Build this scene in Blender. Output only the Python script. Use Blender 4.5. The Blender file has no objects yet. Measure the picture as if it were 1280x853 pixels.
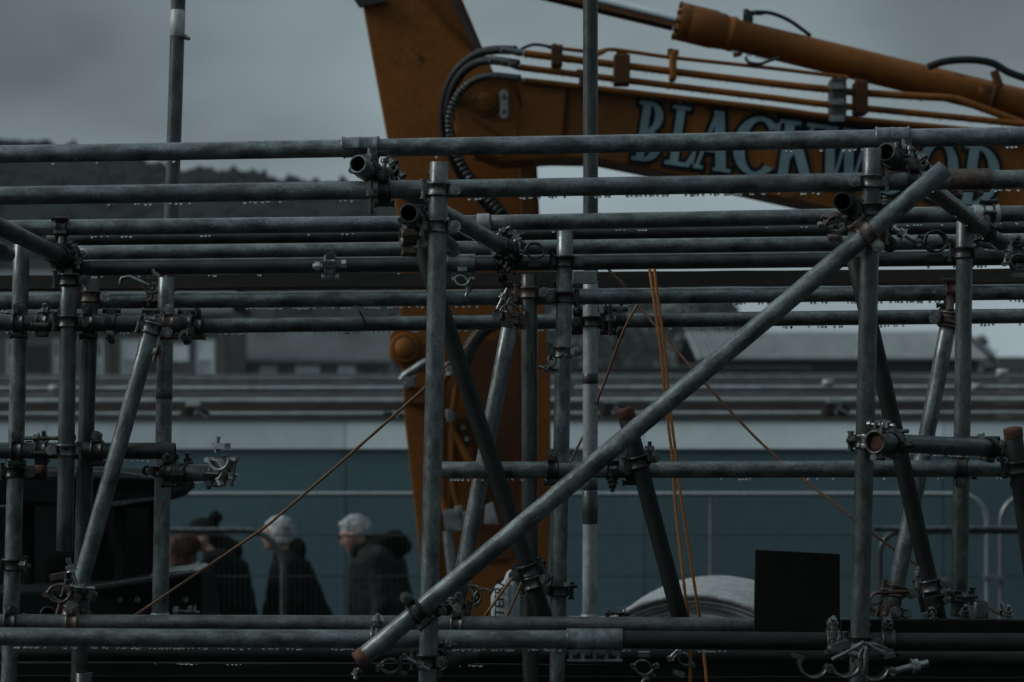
import bpy, bmesh, math, random
from mathutils import Vector, Matrix, Euler, noise as mnoise
R = math.radians
random.seed(11)
scene = bpy.context.scene
C = scene.collection

# ------------------------------------------------------------------ camera, sky, sun, exposure
F, EYE, HY = 3022.2, 2.55, 500.0          # 85 mm lens, eye height, horizon row of the photograph
cam_d = bpy.data.cameras.new('camera'); cam = bpy.data.objects.new('camera', cam_d); C.objects.link(cam)
cam.location = (0, 0, EYE); cam.rotation_euler = (R(90), 0, 0)
cam_d.lens = 85; cam_d.sensor_width = 36; cam_d.shift_y = 73.5/1280
cam_d.clip_start = 0.1; cam_d.clip_end = 6000
cam_d.dof.use_dof = True; cam_d.dof.focus_distance = 6.95; cam_d.dof.aperture_fstop = 4.3
scene.camera = cam

world = bpy.data.worlds.new('World'); scene.world = world; world.use_nodes = True
nt = world.node_tree; nt.nodes.clear()
def wn(t, **k):
    n = nt.nodes.new(t)
    for a, b in k.items(): setattr(n, a, b)
    return n
SUN_EL, SUN_AZ = 32, -97                   # azimuth from +Y, negative = left of the view
out = wn('ShaderNodeOutputWorld'); bg = wn('ShaderNodeBackground'); bg.inputs['Strength'].default_value = 0.1
sky = wn('ShaderNodeTexSky', sky_type='NISHITA', sun_disc=False)
sky.sun_elevation = R(SUN_EL); sky.sun_rotation = R(SUN_AZ); sky.air_density = 2; sky.dust_density = 6
tc = wn('ShaderNodeTexCoord')
mp = wn('ShaderNodeMapping'); mp.inputs['Scale'].default_value = (5.0, 2.0, 9.0); mp.inputs['Location'].default_value = (-3.43, 8.23, 3.71)
nz = wn('ShaderNodeTexNoise'); nz.inputs['Scale'].default_value = 1.0; nz.inputs['Detail'].default_value = 5; nz.inputs['Roughness'].default_value = 0.42
sep = wn('ShaderNodeSeparateXYZ')
el = wn('ShaderNodeMapRange'); el.interpolation_type = 'SMOOTHSTEP'
el.inputs['From Min'].default_value = 0.07; el.inputs['From Max'].default_value = 0.19
el.inputs['To Min'].default_value = 1.0; el.inputs['To Max'].default_value = 0.42
zen = wn('ShaderNodeMapRange'); zen.interpolation_type = 'SMOOTHSTEP'
zen.inputs['From Min'].default_value = 0.2; zen.inputs['From Max'].default_value = 0.9
zen.inputs['To Min'].default_value = 1.0; zen.inputs['To Max'].default_value = 3.6
cr = wn('ShaderNodeMapRange'); cr.inputs['From Min'].default_value = 0.3; cr.inputs['From Max'].default_value = 0.7
cr.inputs['To Min'].default_value = 0.42; cr.inputs['To Max'].default_value = 1.42
m1 = wn('ShaderNodeMath', operation='MULTIPLY'); m2 = wn('ShaderNodeMath', operation='MULTIPLY')
vm = wn('ShaderNodeVectorMath', operation='SCALE'); vm.inputs[0].default_value = (2.2, 2.78, 3.02)
mix = wn('ShaderNodeMix', data_type='RGBA'); mix.inputs['Factor'].default_value = 0.97
L = nt.links.new
L(tc.outputs['Generated'], mp.inputs['Vector']); L(mp.outputs[0], nz.inputs['Vector']); L(tc.outputs['Generated'], sep.inputs[0])
L(sep.outputs['Z'], el.inputs['Value']); L(sep.outputs['Z'], zen.inputs['Value']); L(nz.outputs['Fac'], cr.inputs['Value'])
L(el.outputs[0], m1.inputs[0]); L(zen.outputs[0], m1.inputs[1]); L(m1.outputs[0], m2.inputs[0]); L(cr.outputs[0], m2.inputs[1])
L(m2.outputs[0], vm.inputs['Scale']); L(sky.outputs[0], mix.inputs['A']); L(vm.outputs[0], mix.inputs['B'])
L(mix.outputs['Result'], bg.inputs['Color']); L(bg.outputs[0], out.inputs['Surface'])

sun_d = bpy.data.lights.new('sun', 'SUN'); sun_d.energy = 1.5; sun_d.angle = R(28); sun_d.color = (0.95, 1.0, 0.98)
sun = bpy.data.objects.new('sun', sun_d); C.objects.link(sun)
sd = Vector((math.sin(R(SUN_AZ))*math.cos(R(SUN_EL)), math.cos(R(SUN_AZ))*math.cos(R(SUN_EL)), math.sin(R(SUN_EL))))
sun.rotation_euler = sd.to_track_quat('Z', 'Y').to_euler()

vs = scene.view_settings; scene.display_settings.display_device = 'sRGB'
vs.view_transform = 'Standard'; vs.look = 'None'; vs.exposure = 0.45; vs.gamma = 1.0; vs.use_curve_mapping = False
scene.cycles.use_denoising = True
scene.cycles.max_bounces = 8; scene.cycles.glossy_bounces = 4; scene.cycles.transmission_bounces = 6; scene.cycles.transparent_max_bounces = 8

# ------------------------------------------------------------------ helpers
def W(px, py, Y):
    return Vector(((px-640)/F*Y, Y, EYE+(HY-py)/F*Y))
def px_at(p):
    return (640+p.x/p.y*F, HY-(p.z-EYE)/p.y*F)
def S(px, Y): return px/F*Y

def tag(o, label=None, cat=None, group=None, kind=None):
    if label: o['label'] = label
    if cat: o['category'] = cat
    if group: o['group'] = group
    if kind: o['kind'] = kind
    return o
def empty(name, loc, label=None, cat=None, group=None, rot=None):
    o = bpy.data.objects.new(name, None); C.objects.link(o); o.location = loc; o.empty_display_size = 0.05
    if rot is not None: o.rotation_mode = 'QUATERNION'; o.rotation_quaternion = rot
    return tag(o, label, cat, group)
def link(name, me, parent=None, loc=None, rot=None):
    o = bpy.data.objects.new(name, me); C.objects.link(o)
    if loc is not None: o.location = loc
    if rot is not None: o.rotation_mode = 'QUATERNION'; o.rotation_quaternion = rot
    if parent is not None: o.parent = parent
    return o

class MB:
    """collects shapes in world coordinates and links them as one mesh"""
    def __init__(s): s.v = []; s.f = []; s.m = []; s.sm = []; s.cur = 0
    def add(s, vs_, fs_, smooth=False):
        b = len(s.v); s.v += [Vector(v) for v in vs_]
        for f in fs_: s.f.append([b+i for i in f]); s.m.append(s.cur); s.sm.append(smooth)
    def box(s, c, size, rot=None):
        c = Vector(c); hx, hy, hz = [q/2 for q in size]
        vs_ = [Vector((x*hx, y*hy, z*hz)) for x in (-1, 1) for y in (-1, 1) for z in (-1, 1)]
        if rot is not None: vs_ = [rot @ v for v in vs_]
        s.add([c+v for v in vs_], [(0,1,3,2),(4,6,7,5),(0,4,5,1),(2,3,7,6),(0,2,6,4),(1,5,7,3)])
    def span(s, x0, x1, y0, y1, z0, z1):
        s.box(((x0+x1)/2, (y0+y1)/2, (z0+z1)/2), (abs(x1-x0), abs(y1-y0), abs(z1-z0)))
    def cyl(s, p0, p1, r0, r1=None, seg=16, caps=True, smooth=True):
        p0 = Vector(p0); p1 = Vector(p1); r1 = r0 if r1 is None else r1
        q = (p1-p0).to_track_quat('Z', 'Y')
        ring = [Vector((math.cos(2*math.pi*i/seg), math.sin(2*math.pi*i/seg), 0)) for i in range(seg)]
        vs_ = [p0+q@(v*r0) for v in ring]+[p1+q@(v*r1) for v in ring]
        s.add(vs_, [(i, (i+1) % seg, seg+(i+1) % seg, seg+i) for i in range(seg)], smooth)
        if caps: s.add(vs_[:seg], [tuple(range(seg))[::-1]]); s.add(vs_[seg:], [tuple(range(seg))])
    def lathe(s, prof, p0, ax, seg=24, smooth=True, a0=0.0, a1=360.0, closed=False):
        """prof: (r, h) pairs along the axis; closed joins last to first"""
        p0 = Vector(p0); q = Vector(ax).to_track_quat('Z', 'Y'); full = abs(a1-a0) >= 359.9
        n = seg if full else seg+1; k = len(prof); vs_ = []
        for i in range(n):
            a = R(a0+(a1-a0)*i/seg)
            for r, h in prof: vs_.append(p0+q@Vector((r*math.cos(a), r*math.sin(a), h)))
        fs_ = []
        for i in range(seg):
            j = (i+1) % n
            for m in range(k if closed else k-1):
                m2_ = (m+1) % k; fs_.append((i*k+m, j*k+m, j*k+m2_, i*k+m2_))
        s.add(vs_, fs_, smooth)
        if not full and closed:
            s.add(vs_[:k], [tuple(range(k))]); s.add(vs_[-k:], [tuple(range(k))[::-1]])
    def path(s, pts, r, seg=10, smooth=True, caps=True, radii=None):
        pts = [Vector(p) for p in pts]; n = len(pts); vs_ = []; up = None
        for i, p in enumerate(pts):
            t = (pts[min(i+1, n-1)]-pts[max(i-1, 0)]).normalized()
            if up is None: up = t.orthogonal().normalized()
            up = (up-t*up.dot(t)).normalized(); w = t.cross(up); rr = radii[i] if radii else r
            for k in range(seg):
                a = 2*math.pi*k/seg; vs_.append(p+(up*math.cos(a)+w*math.sin(a))*rr)
        fs_ = [(i*seg+k, i*seg+(k+1) % seg, (i+1)*seg+(k+1) % seg, (i+1)*seg+k) for i in range(n-1) for k in range(seg)]
        s.add(vs_, fs_, smooth)
        if caps: s.add(vs_[:seg], [tuple(range(seg))[::-1]]); s.add(vs_[-seg:], [tuple(range(seg))])
    def prism(s, poly, y0, y1):
        """poly of (x, z) world; extruded from y0 to y1"""
        n = len(poly); vs_ = [Vector((x, y0, z)) for x, z in poly]+[Vector((x, y1, z)) for x, z in poly]
        s.add(vs_, [tuple(range(n)), tuple(range(n, 2*n))[::-1]]+[(i, (i+1) % n, n+(i+1) % n, n+i) for i in range(n)])
    def ico(s, c, r, sub=1, sc=(1, 1, 1), rot=None, jit=0.0):
        bm = bmesh.new(); bmesh.ops.create_icosphere(bm, subdivisions=sub, radius=1)
        vs_ = []
        for v in bm.verts:
            p = Vector((v.co.x*sc[0], v.co.y*sc[1], v.co.z*sc[2]))*r*(1+random.uniform(-jit, jit))
            if rot is not None: p = rot@p
            vs_.append(Vector(c)+p)
        s.add(vs_, [tuple(v.index for v in f.verts) for f in bm.faces], True); bm.free()
    def mesh(s, name, mats, loc=(0, 0, 0), bevel=0.0):
        me = bpy.data.meshes.new(name); lo = Vector(loc)
        me.from_pydata([v-lo for v in s.v], [], s.f)
        for m in (mats if isinstance(mats, (list, tuple)) else [mats]): me.materials.append(m)
        for p, mi, sm in zip(me.polygons, s.m, s.sm): p.material_index = mi; p.use_smooth = sm
        bm = bmesh.new(); bm.from_mesh(me); bmesh.ops.recalc_face_normals(bm, faces=bm.faces)
        if bevel > 0:
            bmesh.ops.remove_doubles(bm, verts=bm.verts, dist=1e-6)
            ed = [e for e in bm.edges if len(e.link_faces) == 2 and e.calc_face_angle(0) > 0.7]
            if ed: bmesh.ops.bevel(bm, geom=ed, offset=bevel, segments=2, profile=0.6, affect='EDGES', clamp_overlap=True)
        bm.to_mesh(me); bm.free(); me.update()
        return me
    def obj(s, name, mats, parent=None, loc=None, bevel=0.0):
        """parent: things use unrotated empties, so local = world - parent location"""
        if parent is not None:
            base = wloc(parent); return link(name, s.mesh(name, mats, base, bevel), parent)
        base = Vector(loc) if loc is not None else Vector((0, 0, 0))
        return link(name, s.mesh(name, mats, base, bevel), None, base)
def wloc(o):
    v = Vector(o.location)
    while o.parent: o = o.parent; v += Vector(o.location)
    return v
def smooth_path(pts, n=8):
    """Catmull-Rom through the points"""
    P = [Vector(p) for p in pts]; P = [P[0]*2-P[1]]+P+[P[-1]*2-P[-2]]; o_ = []
    for i in range(1, len(P)-2):
        a, b, c, d = P[i-1:i+3]
        for k in range(n):
            t = k/n; o_.append(0.5*((2*b)+(c-a)*t+(2*a-5*b+4*c-d)*t*t+(3*b-a-3*c+d)*t**3))
    o_.append(P[-2]); return o_

# ------------------------------------------------------------------ materials
def mat(name, c0, c1=None, rough=0.6, rough1=None, metal=0.0, scale=20, stretch=(1, 1, 1), bump=0.0, spots=None, spot_t=0.62,
        spot_scale=9, streak=0.0, coat=0.0, spec=0.5, fine=0.0, fine_scale=150):
    m = bpy.data.materials.new(name); m.use_nodes = True; t = m.node_tree; N = t.nodes.new; K = t.links.new
    b = t.nodes['Principled BSDF']; b.inputs['Metallic'].default_value = metal; b.inputs['Roughness'].default_value = rough
    b.inputs['Specular IOR Level'].default_value = spec; b.inputs['Coat Weight'].default_value = coat; b.inputs['Coat Roughness'].default_value = 0.16
    c1 = c1 or tuple(x*0.7 for x in c0)
    tcx = N('ShaderNodeTexCoord'); oi = N('ShaderNodeObjectInfo'); mpx = N('ShaderNodeMapping'); mpx.inputs['Scale'].default_value = stretch
    add = N('ShaderNodeVectorMath'); add.operation = 'ADD'; sc_ = N('ShaderNodeMath'); sc_.operation = 'MULTIPLY'; sc_.inputs[1].default_value = 37.0
    K(oi.outputs['Random'], sc_.inputs[0]); K(tcx.outputs['Object'], add.inputs[0]); K(sc_.outputs[0], add.inputs[1]); K(add.outputs[0], mpx.inputs['Vector'])
    nzx = N('ShaderNodeTexNoise'); nzx.inputs['Scale'].default_value = scale; nzx.inputs['Detail'].default_value = 6; nzx.inputs['Roughness'].default_value = 0.6
    K(mpx.outputs[0], nzx.inputs['Vector'])
    rp = N('ShaderNodeValToRGB'); rp.color_ramp.elements[0].position = 0.36; rp.color_ramp.elements[1].position = 0.66
    rp.color_ramp.elements[0].color = (*c1, 1); rp.color_ramp.elements[1].color = (*c0, 1)
    K(nzx.outputs['Fac'], rp.inputs[0]); col = rp.outputs[0]
    # object-to-object tone
    hv = N('ShaderNodeHueSaturation'); mr = N('ShaderNodeMapRange'); mr.inputs['To Min'].default_value = 0.74; mr.inputs['To Max'].default_value = 1.18
    K(oi.outputs['Random'], mr.inputs['Value']); K(mr.outputs[0], hv.inputs['Value']); K(col, hv.inputs['Color']); col = hv.outputs[0]
    if spots:
        n2 = N('ShaderNodeTexNoise'); n2.inputs['Scale'].default_value = spot_scale; n2.inputs['Detail'].default_value = 8; n2.inputs['Roughness'].default_value = 0.7
        K(add.outputs[0], n2.inputs['Vector']); r2 = N('ShaderNodeValToRGB')
        r2.color_ramp.elements[0].position = spot_t; r2.color_ramp.elements[1].position = spot_t+0.06
        mx = N('ShaderNodeMix'); mx.data_type = 'RGBA'; K(n2.outputs['Fac'], r2.inputs[0]); K(r2.outputs[0], mx.inputs['Factor'])
        K(col, mx.inputs['A']); mx.inputs['B'].default_value = (*spots, 1); col = mx.outputs['Result']
    if fine:
        n4 = N('ShaderNodeTexNoise'); n4.inputs['Scale'].default_value = fine_scale; n4.inputs['Detail'].default_value = 5; n4.inputs['Roughness'].default_value = 0.75
        K(add.outputs[0], n4.inputs['Vector']); m4 = N('ShaderNodeMapRange'); m4.inputs['From Min'].default_value = 0.34; m4.inputs['From Max'].default_value = 0.66
        m4.inputs['To Min'].default_value = 1-fine; m4.inputs['To Max'].default_value = 1+fine; K(n4.outputs['Fac'], m4.inputs['Value'])
        v4 = N('ShaderNodeVectorMath'); v4.operation = 'SCALE'; K(col, v4.inputs[0]); K(m4.outputs[0], v4.inputs['Scale']); col = v4.outputs[0]
    K(col, b.inputs['Base Color'])
    if rough1 is not None:
        n3 = N('ShaderNodeTexNoise'); n3.inputs['Scale'].default_value = scale*1.7; n3.inputs['Detail'].default_value = 4
        K(mpx.outputs[0], n3.inputs['Vector']); m3 = N('ShaderNodeMapRange'); m3.inputs['From Min'].default_value = 0.35; m3.inputs['From Max'].default_value = 0.65
        m3.inputs['To Min'].default_value = rough; m3.inputs['To Max'].default_value = rough1
        K(n3.outputs['Fac'], m3.inputs['Value']); K(m3.outputs[0], b.inputs['Roughness'])
    if bump:
        bp = N('ShaderNodeBump'); bp.inputs['Strength'].default_value = bump; bp.inputs['Distance'].default_value = 0.002
        K(nzx.outputs['Fac'], bp.inputs['Height']); K(bp.outputs[0], b.inputs['Normal'])
    return m
M = {}
TS = (1, 1, 0.35)
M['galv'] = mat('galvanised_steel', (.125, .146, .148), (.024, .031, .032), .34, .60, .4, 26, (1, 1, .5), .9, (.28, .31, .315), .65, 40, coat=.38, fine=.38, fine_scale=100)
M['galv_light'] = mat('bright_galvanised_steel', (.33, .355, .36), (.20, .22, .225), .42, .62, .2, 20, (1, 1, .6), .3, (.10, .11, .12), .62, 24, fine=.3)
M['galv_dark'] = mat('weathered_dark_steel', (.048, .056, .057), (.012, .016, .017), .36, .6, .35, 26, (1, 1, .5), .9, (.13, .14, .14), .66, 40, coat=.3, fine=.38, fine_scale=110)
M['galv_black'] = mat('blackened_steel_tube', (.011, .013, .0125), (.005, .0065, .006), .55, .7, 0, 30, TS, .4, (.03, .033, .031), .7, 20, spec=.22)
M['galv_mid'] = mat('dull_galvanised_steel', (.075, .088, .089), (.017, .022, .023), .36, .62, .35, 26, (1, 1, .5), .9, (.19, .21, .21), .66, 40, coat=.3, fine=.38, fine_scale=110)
M['clamp'] = mat('forged_steel_clamp', (.13, .135, .13), (.035, .037, .036), .22, .5, .7, 60, (1, 1, 1), .5, (.085, .05, .032), .6, 40)
M['clamp_dark'] = mat('dark_forged_clamp', (.035, .037, .036), (.012, .013, .013), .28, .55, .5, 60, (1, 1, 1), .5, (.04, .026, .018), .62, 40)
M['clamp_rust'] = mat('rusty_clamp', (.10, .066, .05), (.032, .024, .020), .3, .6, .4, 55, (1, 1, 1), .6, (.13, .125, .12), .6, 40)
M['bolt'] = mat('zinc_bolt', (.28, .29, .285), (.10, .10, .10), .2, .4, .8, 80, (1, 1, 1), .2)
M['bore'] = mat('rusty_shaded_bore', (.014, .012, .010), (.007, .007, .006), .7, .9, 0, 40, spec=.2)  # rust darkened to carry the shade deep inside the tubes
M['plug'] = mat('rusted_end_plug', (.085, .038, .025), (.04, .021, .016), .7, .9, 0, 50, (1, 1, 1), .5, spec=.2)
M['tape'] = mat('black_tape', (.03, .032, .032), (.018, .02, .02), .4, None, 0, 30)
M['tape_grey'] = mat('grey_tape', (.3, .32, .32), (.18, .2, .2), .45, None, 0, 30)
M['board'] = mat('wet_dark_timber', (.028, .021, .016), (.012, .010, .008), .45, .7, 0, 18, (.1, 1, 1), .4)
M['board_black'] = mat('shade_black_timber', (.009, .010, .009), (.004, .005, .0045), .7, .9, 0, 18, (.1, 1, 1), .3, spec=.12)  # near-black: the deep shade under the scaffold is put into the timber
M['black_ply'] = mat('black_painted_plywood', (.006, .0065, .006), (.004, .0045, .004), .8, None, 0, 14, spec=.15)
M['rope'] = mat('orange_rope', (.38, .135, .028), (.18, .07, .018), .8, None, 0, 200)
M['rope_brown'] = mat('brown_rope', (.18, .085, .038), (.07, .038, .02), .7, None, 0, 200)
M['orange'] = mat('orange_machine_paint', (.180, .062, .009), (.115, .042, .009), .5, .65, 0, 1.6, (1, 1, .6), .05, (.06, .029, .011), .575, 6, spec=.15, fine=.2, fine_scale=30)
M['orange_dark'] = mat('grimy_shaded_orange_paint', (.085, .031, .009), (.045, .020, .009), .55, .7, 0, 4, (1, 1, 1), .1, spec=.15)  # for grimy parts, and for plates that paint in shade on the stick
M['machine_dark'] = mat('greasy_black_metal', (.03, .028, .026), (.014, .014, .014), .4, .6, .2, 12)
M['chrome'] = mat('chromed_rod', (.55, .56, .57), (.5, .5, .5), .12, None, 1.0, 8)
M['rubber'] = mat('black_rubber_hose', (.014, .016, .017), (.009, .010, .011), .55, .7, 0, 30, spec=.25)
M['fitting'] = mat('steel_fitting', (.22, .235, .24), (.09, .095, .10), .3, .5, .6, 60)
M['letter'] = mat('blue_grey_vinyl', (.145, .215, .24), (.105, .16, .18), .5, None, 0, 8, spec=.25, fine=.15, fine_scale=20)
M['letter_edge'] = mat('dark_vinyl_outline', (.006, .010, .012), (.004, .007, .009), .6, None, 0, 8, spec=.1)
M['plate'] = mat('grey_plate', (.24, .255, .27), (.16, .17, .18), .5, None, .2, 10)
M['white'] = mat('white_print_film', (.52, .57, .59), (.42, .46, .48), .45, None, 0, 12)
M['ink'] = mat('dark_ink', (.02, .025, .03), None, .6)
M['ink_blue'] = mat('faded_blue_ink', (.16, .24, .28), None, .6)
M['teal'] = mat('teal_hoarding_paint', (.080, .146, .168), (.066, .124, .144), .5, .62, 0, .8, (1, 1, .3), 0, (.055, .095, .11), .66, 2.0, fine=.08, fine_scale=12)
M['fascia'] = mat('off_white_fascia', (.70, .78, .80), (.60, .68, .70), .55, None, 0, 1.2, (1, 1, .4), 0, (.5, .56, .57), .68, 3, fine=.05, fine_scale=10)
M['trim_dark'] = mat('dark_trim', (.05, .055, .055), (.03, .035, .035), .5)
M['fence'] = mat('fence_steel', (.22, .245, .25), (.16, .18, .185), .35, None, .4, 30)
M['fence_thin'] = mat('mesh_wire_steel', (.05, .058, .06), (.035, .04, .042), .5, None, .2, 30)
M['far_tube'] = mat('distant_galvanised_steel', (.22, .245, .25), (.13, .145, .15), .45, .6, .25, 6, (1, 1, .2))
M['far_dark'] = mat('distant_dark_steel', (.11, .12, .122), (.06, .066, .068), .5, None, .2, 8)
M['far_brown'] = mat('distant_brown_timber', (.05, .038, .032), (.03, .024, .02), .6, None, 0, 5)
M['asphalt'] = mat('wet_asphalt', (.030, .031, .031), (.016, .017, .017), .6, .9, 0, 3, (1, 1, 1), .3, spec=.2)
M['concrete'] = mat('damp_concrete', (.27, .285, .285), (.14, .15, .152), .7, None, 0, 16, (1, 1, 1), .8, (.36, .37, .37), .64, 30, fine=.2, fine_scale=60)
M['machine_body'] = mat('dark_machine_paint', (.008, .010, .010), (.005, .007, .007), .7, .8, .0, 7, spec=.06)
M['skin'] = mat('skin', (.34, .215, .175), (.27, .165, .135), .6, None, 0, 20, spec=.25)
M['hair_white'] = mat('white_hair', (.44, .465, .47), (.22, .24, .245), .85, None, 0, 18, (1, 1, .5), .3, spec=.15, fine=.4, fine_scale=45)
M['hair_brown'] = mat('reddish_brown_hair', (.065, .032, .020), (.022, .012, .009), .7, None, 0, 30, (1, 1, .3), .4, spec=.15)
M['coat_black'] = mat('black_coat_cloth', (.010, .011, .011), (.006, .007, .007), .95, None, 0, 9, (1, 1, 1), .3, spec=.08)
M['coat_char'] = mat('charcoal_coat_cloth', (.024, .025, .026), (.010, .011, .012), .9, None, 0, 6, (1, 1, 1), .4, spec=.1)
M['fur'] = mat('dark_fur_trim', (.010, .009, .008), (.004, .004, .004), .95, None, 0, 60, (1, 1, 1), .8, spec=.05)
M['knit'] = mat('black_knit', (.009, .009, .009), (.005, .005, .005), .95, None, 0, 90, (1, 1, 1), .8, spec=.05)
M['scarf'] = mat('pale_grey_scarf', (.42, .47, .49), (.28, .32, .34), .9, None, 0, 30, (1, 1, 1), .5)
M['denim'] = mat('dark_slate_jacket', (.02, .026, .029), (.012, .016, .018), .9, None, 0, 14, spec=.1)
M['trousers'] = mat('dark_trousers', (.02, .021, .024), (.013, .014, .016), .85, None, 0, 12)
M['shoe'] = mat('black_shoe_leather', (.012, .012, .012), (.008, .008, .008), .5)
M['glass_dark'] = mat('dark_cab_glass', (.01, .012, .013), (.008, .01, .01), .08, None, 0, 5)
M['brick_far'] = mat('weathered_brown_brick', (.14, .132, .125), (.11, .105, .10), .85, None, 0, .35, (1, 1, 3), spec=.1)
M['stone_far'] = mat('grey_render_wall', (.105, .11, .108), (.08, .084, .084), .85, None, 0, .3)
M['slate'] = mat('wet_slate', (.05, .055, .058), (.032, .036, .038), .5, .7, 0, .8, (1, 1, 4))
M['window_white'] = mat('white_window_frame', (.62, .66, .68), (.52, .56, .58), .5, None, 0, 2)
M['pane'] = mat('curtained_window_glass', (.44, .46, .47), (.30, .32, .33), .3, None, 0, 1)
M['shed_roof'] = mat('pale_corrugated_sheet', (.19, .215, .22), (.14, .16, .165), .6, .75, 0, .5, (3, 1, 1), spec=.3)
M['shed_wall'] = mat('dark_shed_cladding', (.065, .07, .07), (.045, .05, .05), .7, None, 0, .6)
M['bark'] = mat('dark_bark', (.05, .042, .035), (.03, .025, .02), .9, None, 0, 4)
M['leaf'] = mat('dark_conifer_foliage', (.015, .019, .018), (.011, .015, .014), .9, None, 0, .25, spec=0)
M['leaf2'] = mat('haze_pale_foliage', (.17, .185, .182), (.12, .135, .132), .9, None, 0, .25, spec=0)  # paled so that distance haze sits in the foliage colour
M['hill'] = mat('wooded_hillside', (.014, .018, .017), (.011, .015, .014), .9, None, 0, .03, (1, 1, 1), spec=0)
gm = bpy.data.materials.new('rain_water'); gm.use_nodes = True
gb = gm.node_tree.nodes['Principled BSDF']; gb.inputs['Transmission Weight'].default_value = 1.0; gb.inputs['IOR'].default_value = 1.333
gb.inputs['Roughness'].default_value = 0.0; gb.inputs['Base Color'].default_value = (1, 1, 1, 1); M['water'] = gm
# ------------------------------------------------------------------ ground and far terrain
RAD, RIN = 0.02415, 0.0205
g = MB(); g.add([(-2500, -60, 0), (2500, -60, 0), (2500, 4500, 0), (-2500, 4500, 0)], [(0, 1, 2, 3)])
tag(g.obj('ground', M['asphalt']), 'wet dark asphalt ground running out to the horizon', 'ground', kind='structure')

def hill_y(px):
    P = [(-900, 150), (-300, 168), (0, 190), (60, 192), (150, 206), (190, 214), (222, 229), (250, 224), (300, 228), (345, 234), (400, 243), (470, 250),
         (540, 270), (620, 315), (700, 352), (800, 372), (890, 384), (930, 428), (1000, 446), (1250, 448), (1700, 440), (2600, 430)]
    for (a, b), (c, d) in zip(P, P[1:]):
        if a <= px <= c:
            t = (px-a)/(c-a); return b+(d-b)*t
    return P[0][1] if px < P[0][0] else P[-1][1]
h = MB(); NX, NYY = 140, 16; vs_ = []
for j in range(NYY+1):
    t = j/NYY; Y = 330+170*t
    for i in range(NX+1):
        px = -900+3500*i/NX; top = EYE+(HY-hill_y(px))/F*500
        z = top*math.sin(t*math.pi/2)**1.2+mnoise.noise(Vector((px*.01, t*4, 2)))*2.0*t*(1-t)*2
        vs_.append(((px-640)/F*500*(0.92+0.08*t), Y, max(z, -0.5)-0.3*(1-t)))
h.add(vs_, [(j*(NX+1)+i, j*(NX+1)+i+1, (j+1)*(NX+1)+i+1, (j+1)*(NX+1)+i) for j in range(NYY) for i in range(NX)], True)
for k in range(NX): pass
hill = h.obj('hill', M['hill']); tag(hill, 'long wooded hill rising to the left behind the houses', 'hill', kind='structure')
# the wood on the hill: nobody could count it
wd = MB(); rnd = random.Random(5)
for k in range(3600):
    px = rnd.uniform(-500, 960); t = rnd.choice([rnd.uniform(0.1, 1), 1.0]); Y = 330+170*t
    top = EYE+(HY-hill_y(px))/F*500; z = top*math.sin(t*math.pi/2)**1.2
    r = rnd.uniform(.6, 1.5); x = (px-640)/F*500*(0.92+0.08*t)
    big = mnoise.noise(Vector((px*0.035, 3, t*3))) > 0.15
    for q in range(1):
        wd.ico((x+rnd.uniform(-1.5, 1.5), Y-1, z+rnd.uniform(-.8, .6)), r*(1.0 if not big else 1.4), 1, (1.3, 1, rnd.uniform(.6, .9)), None, .22)
for (px, py, rr) in ((0, 184, 3.4), (48, 184, 3.0), (62, 188, 2.4), (40, 189, 2.2), (206, 216, 2.2), (262, 224, 2.4), (278, 226, 2), (312, 227, 2.4)):
    for q in range(6):
        p = W(px+rnd.uniform(-9, 9), py+rnd.uniform(-2, 5), 498); wd.ico(p, rr*rnd.uniform(.35, .7), 1, (1.2, 1, .9), None, .3)
for k in range(260):
    px = rnd.uniform(-300, 900); top = EYE+(HY-hill_y(px))/F*500; x = (px-640)/F*500; r = rnd.uniform(.9, 2.2)
    for q in range(3): wd.ico((x+rnd.uniform(-1, 1), 499, top+rnd.uniform(-.3, .9)+q*.5), r*rnd.uniform(.4, .8), 1, (1, 1, rnd.uniform(.9, 1.5)), None, .35)
tag(wd.obj('woodland', M['leaf']), 'dark conifer woodland covering the distant hill', 'woodland', kind='stuff')

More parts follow.
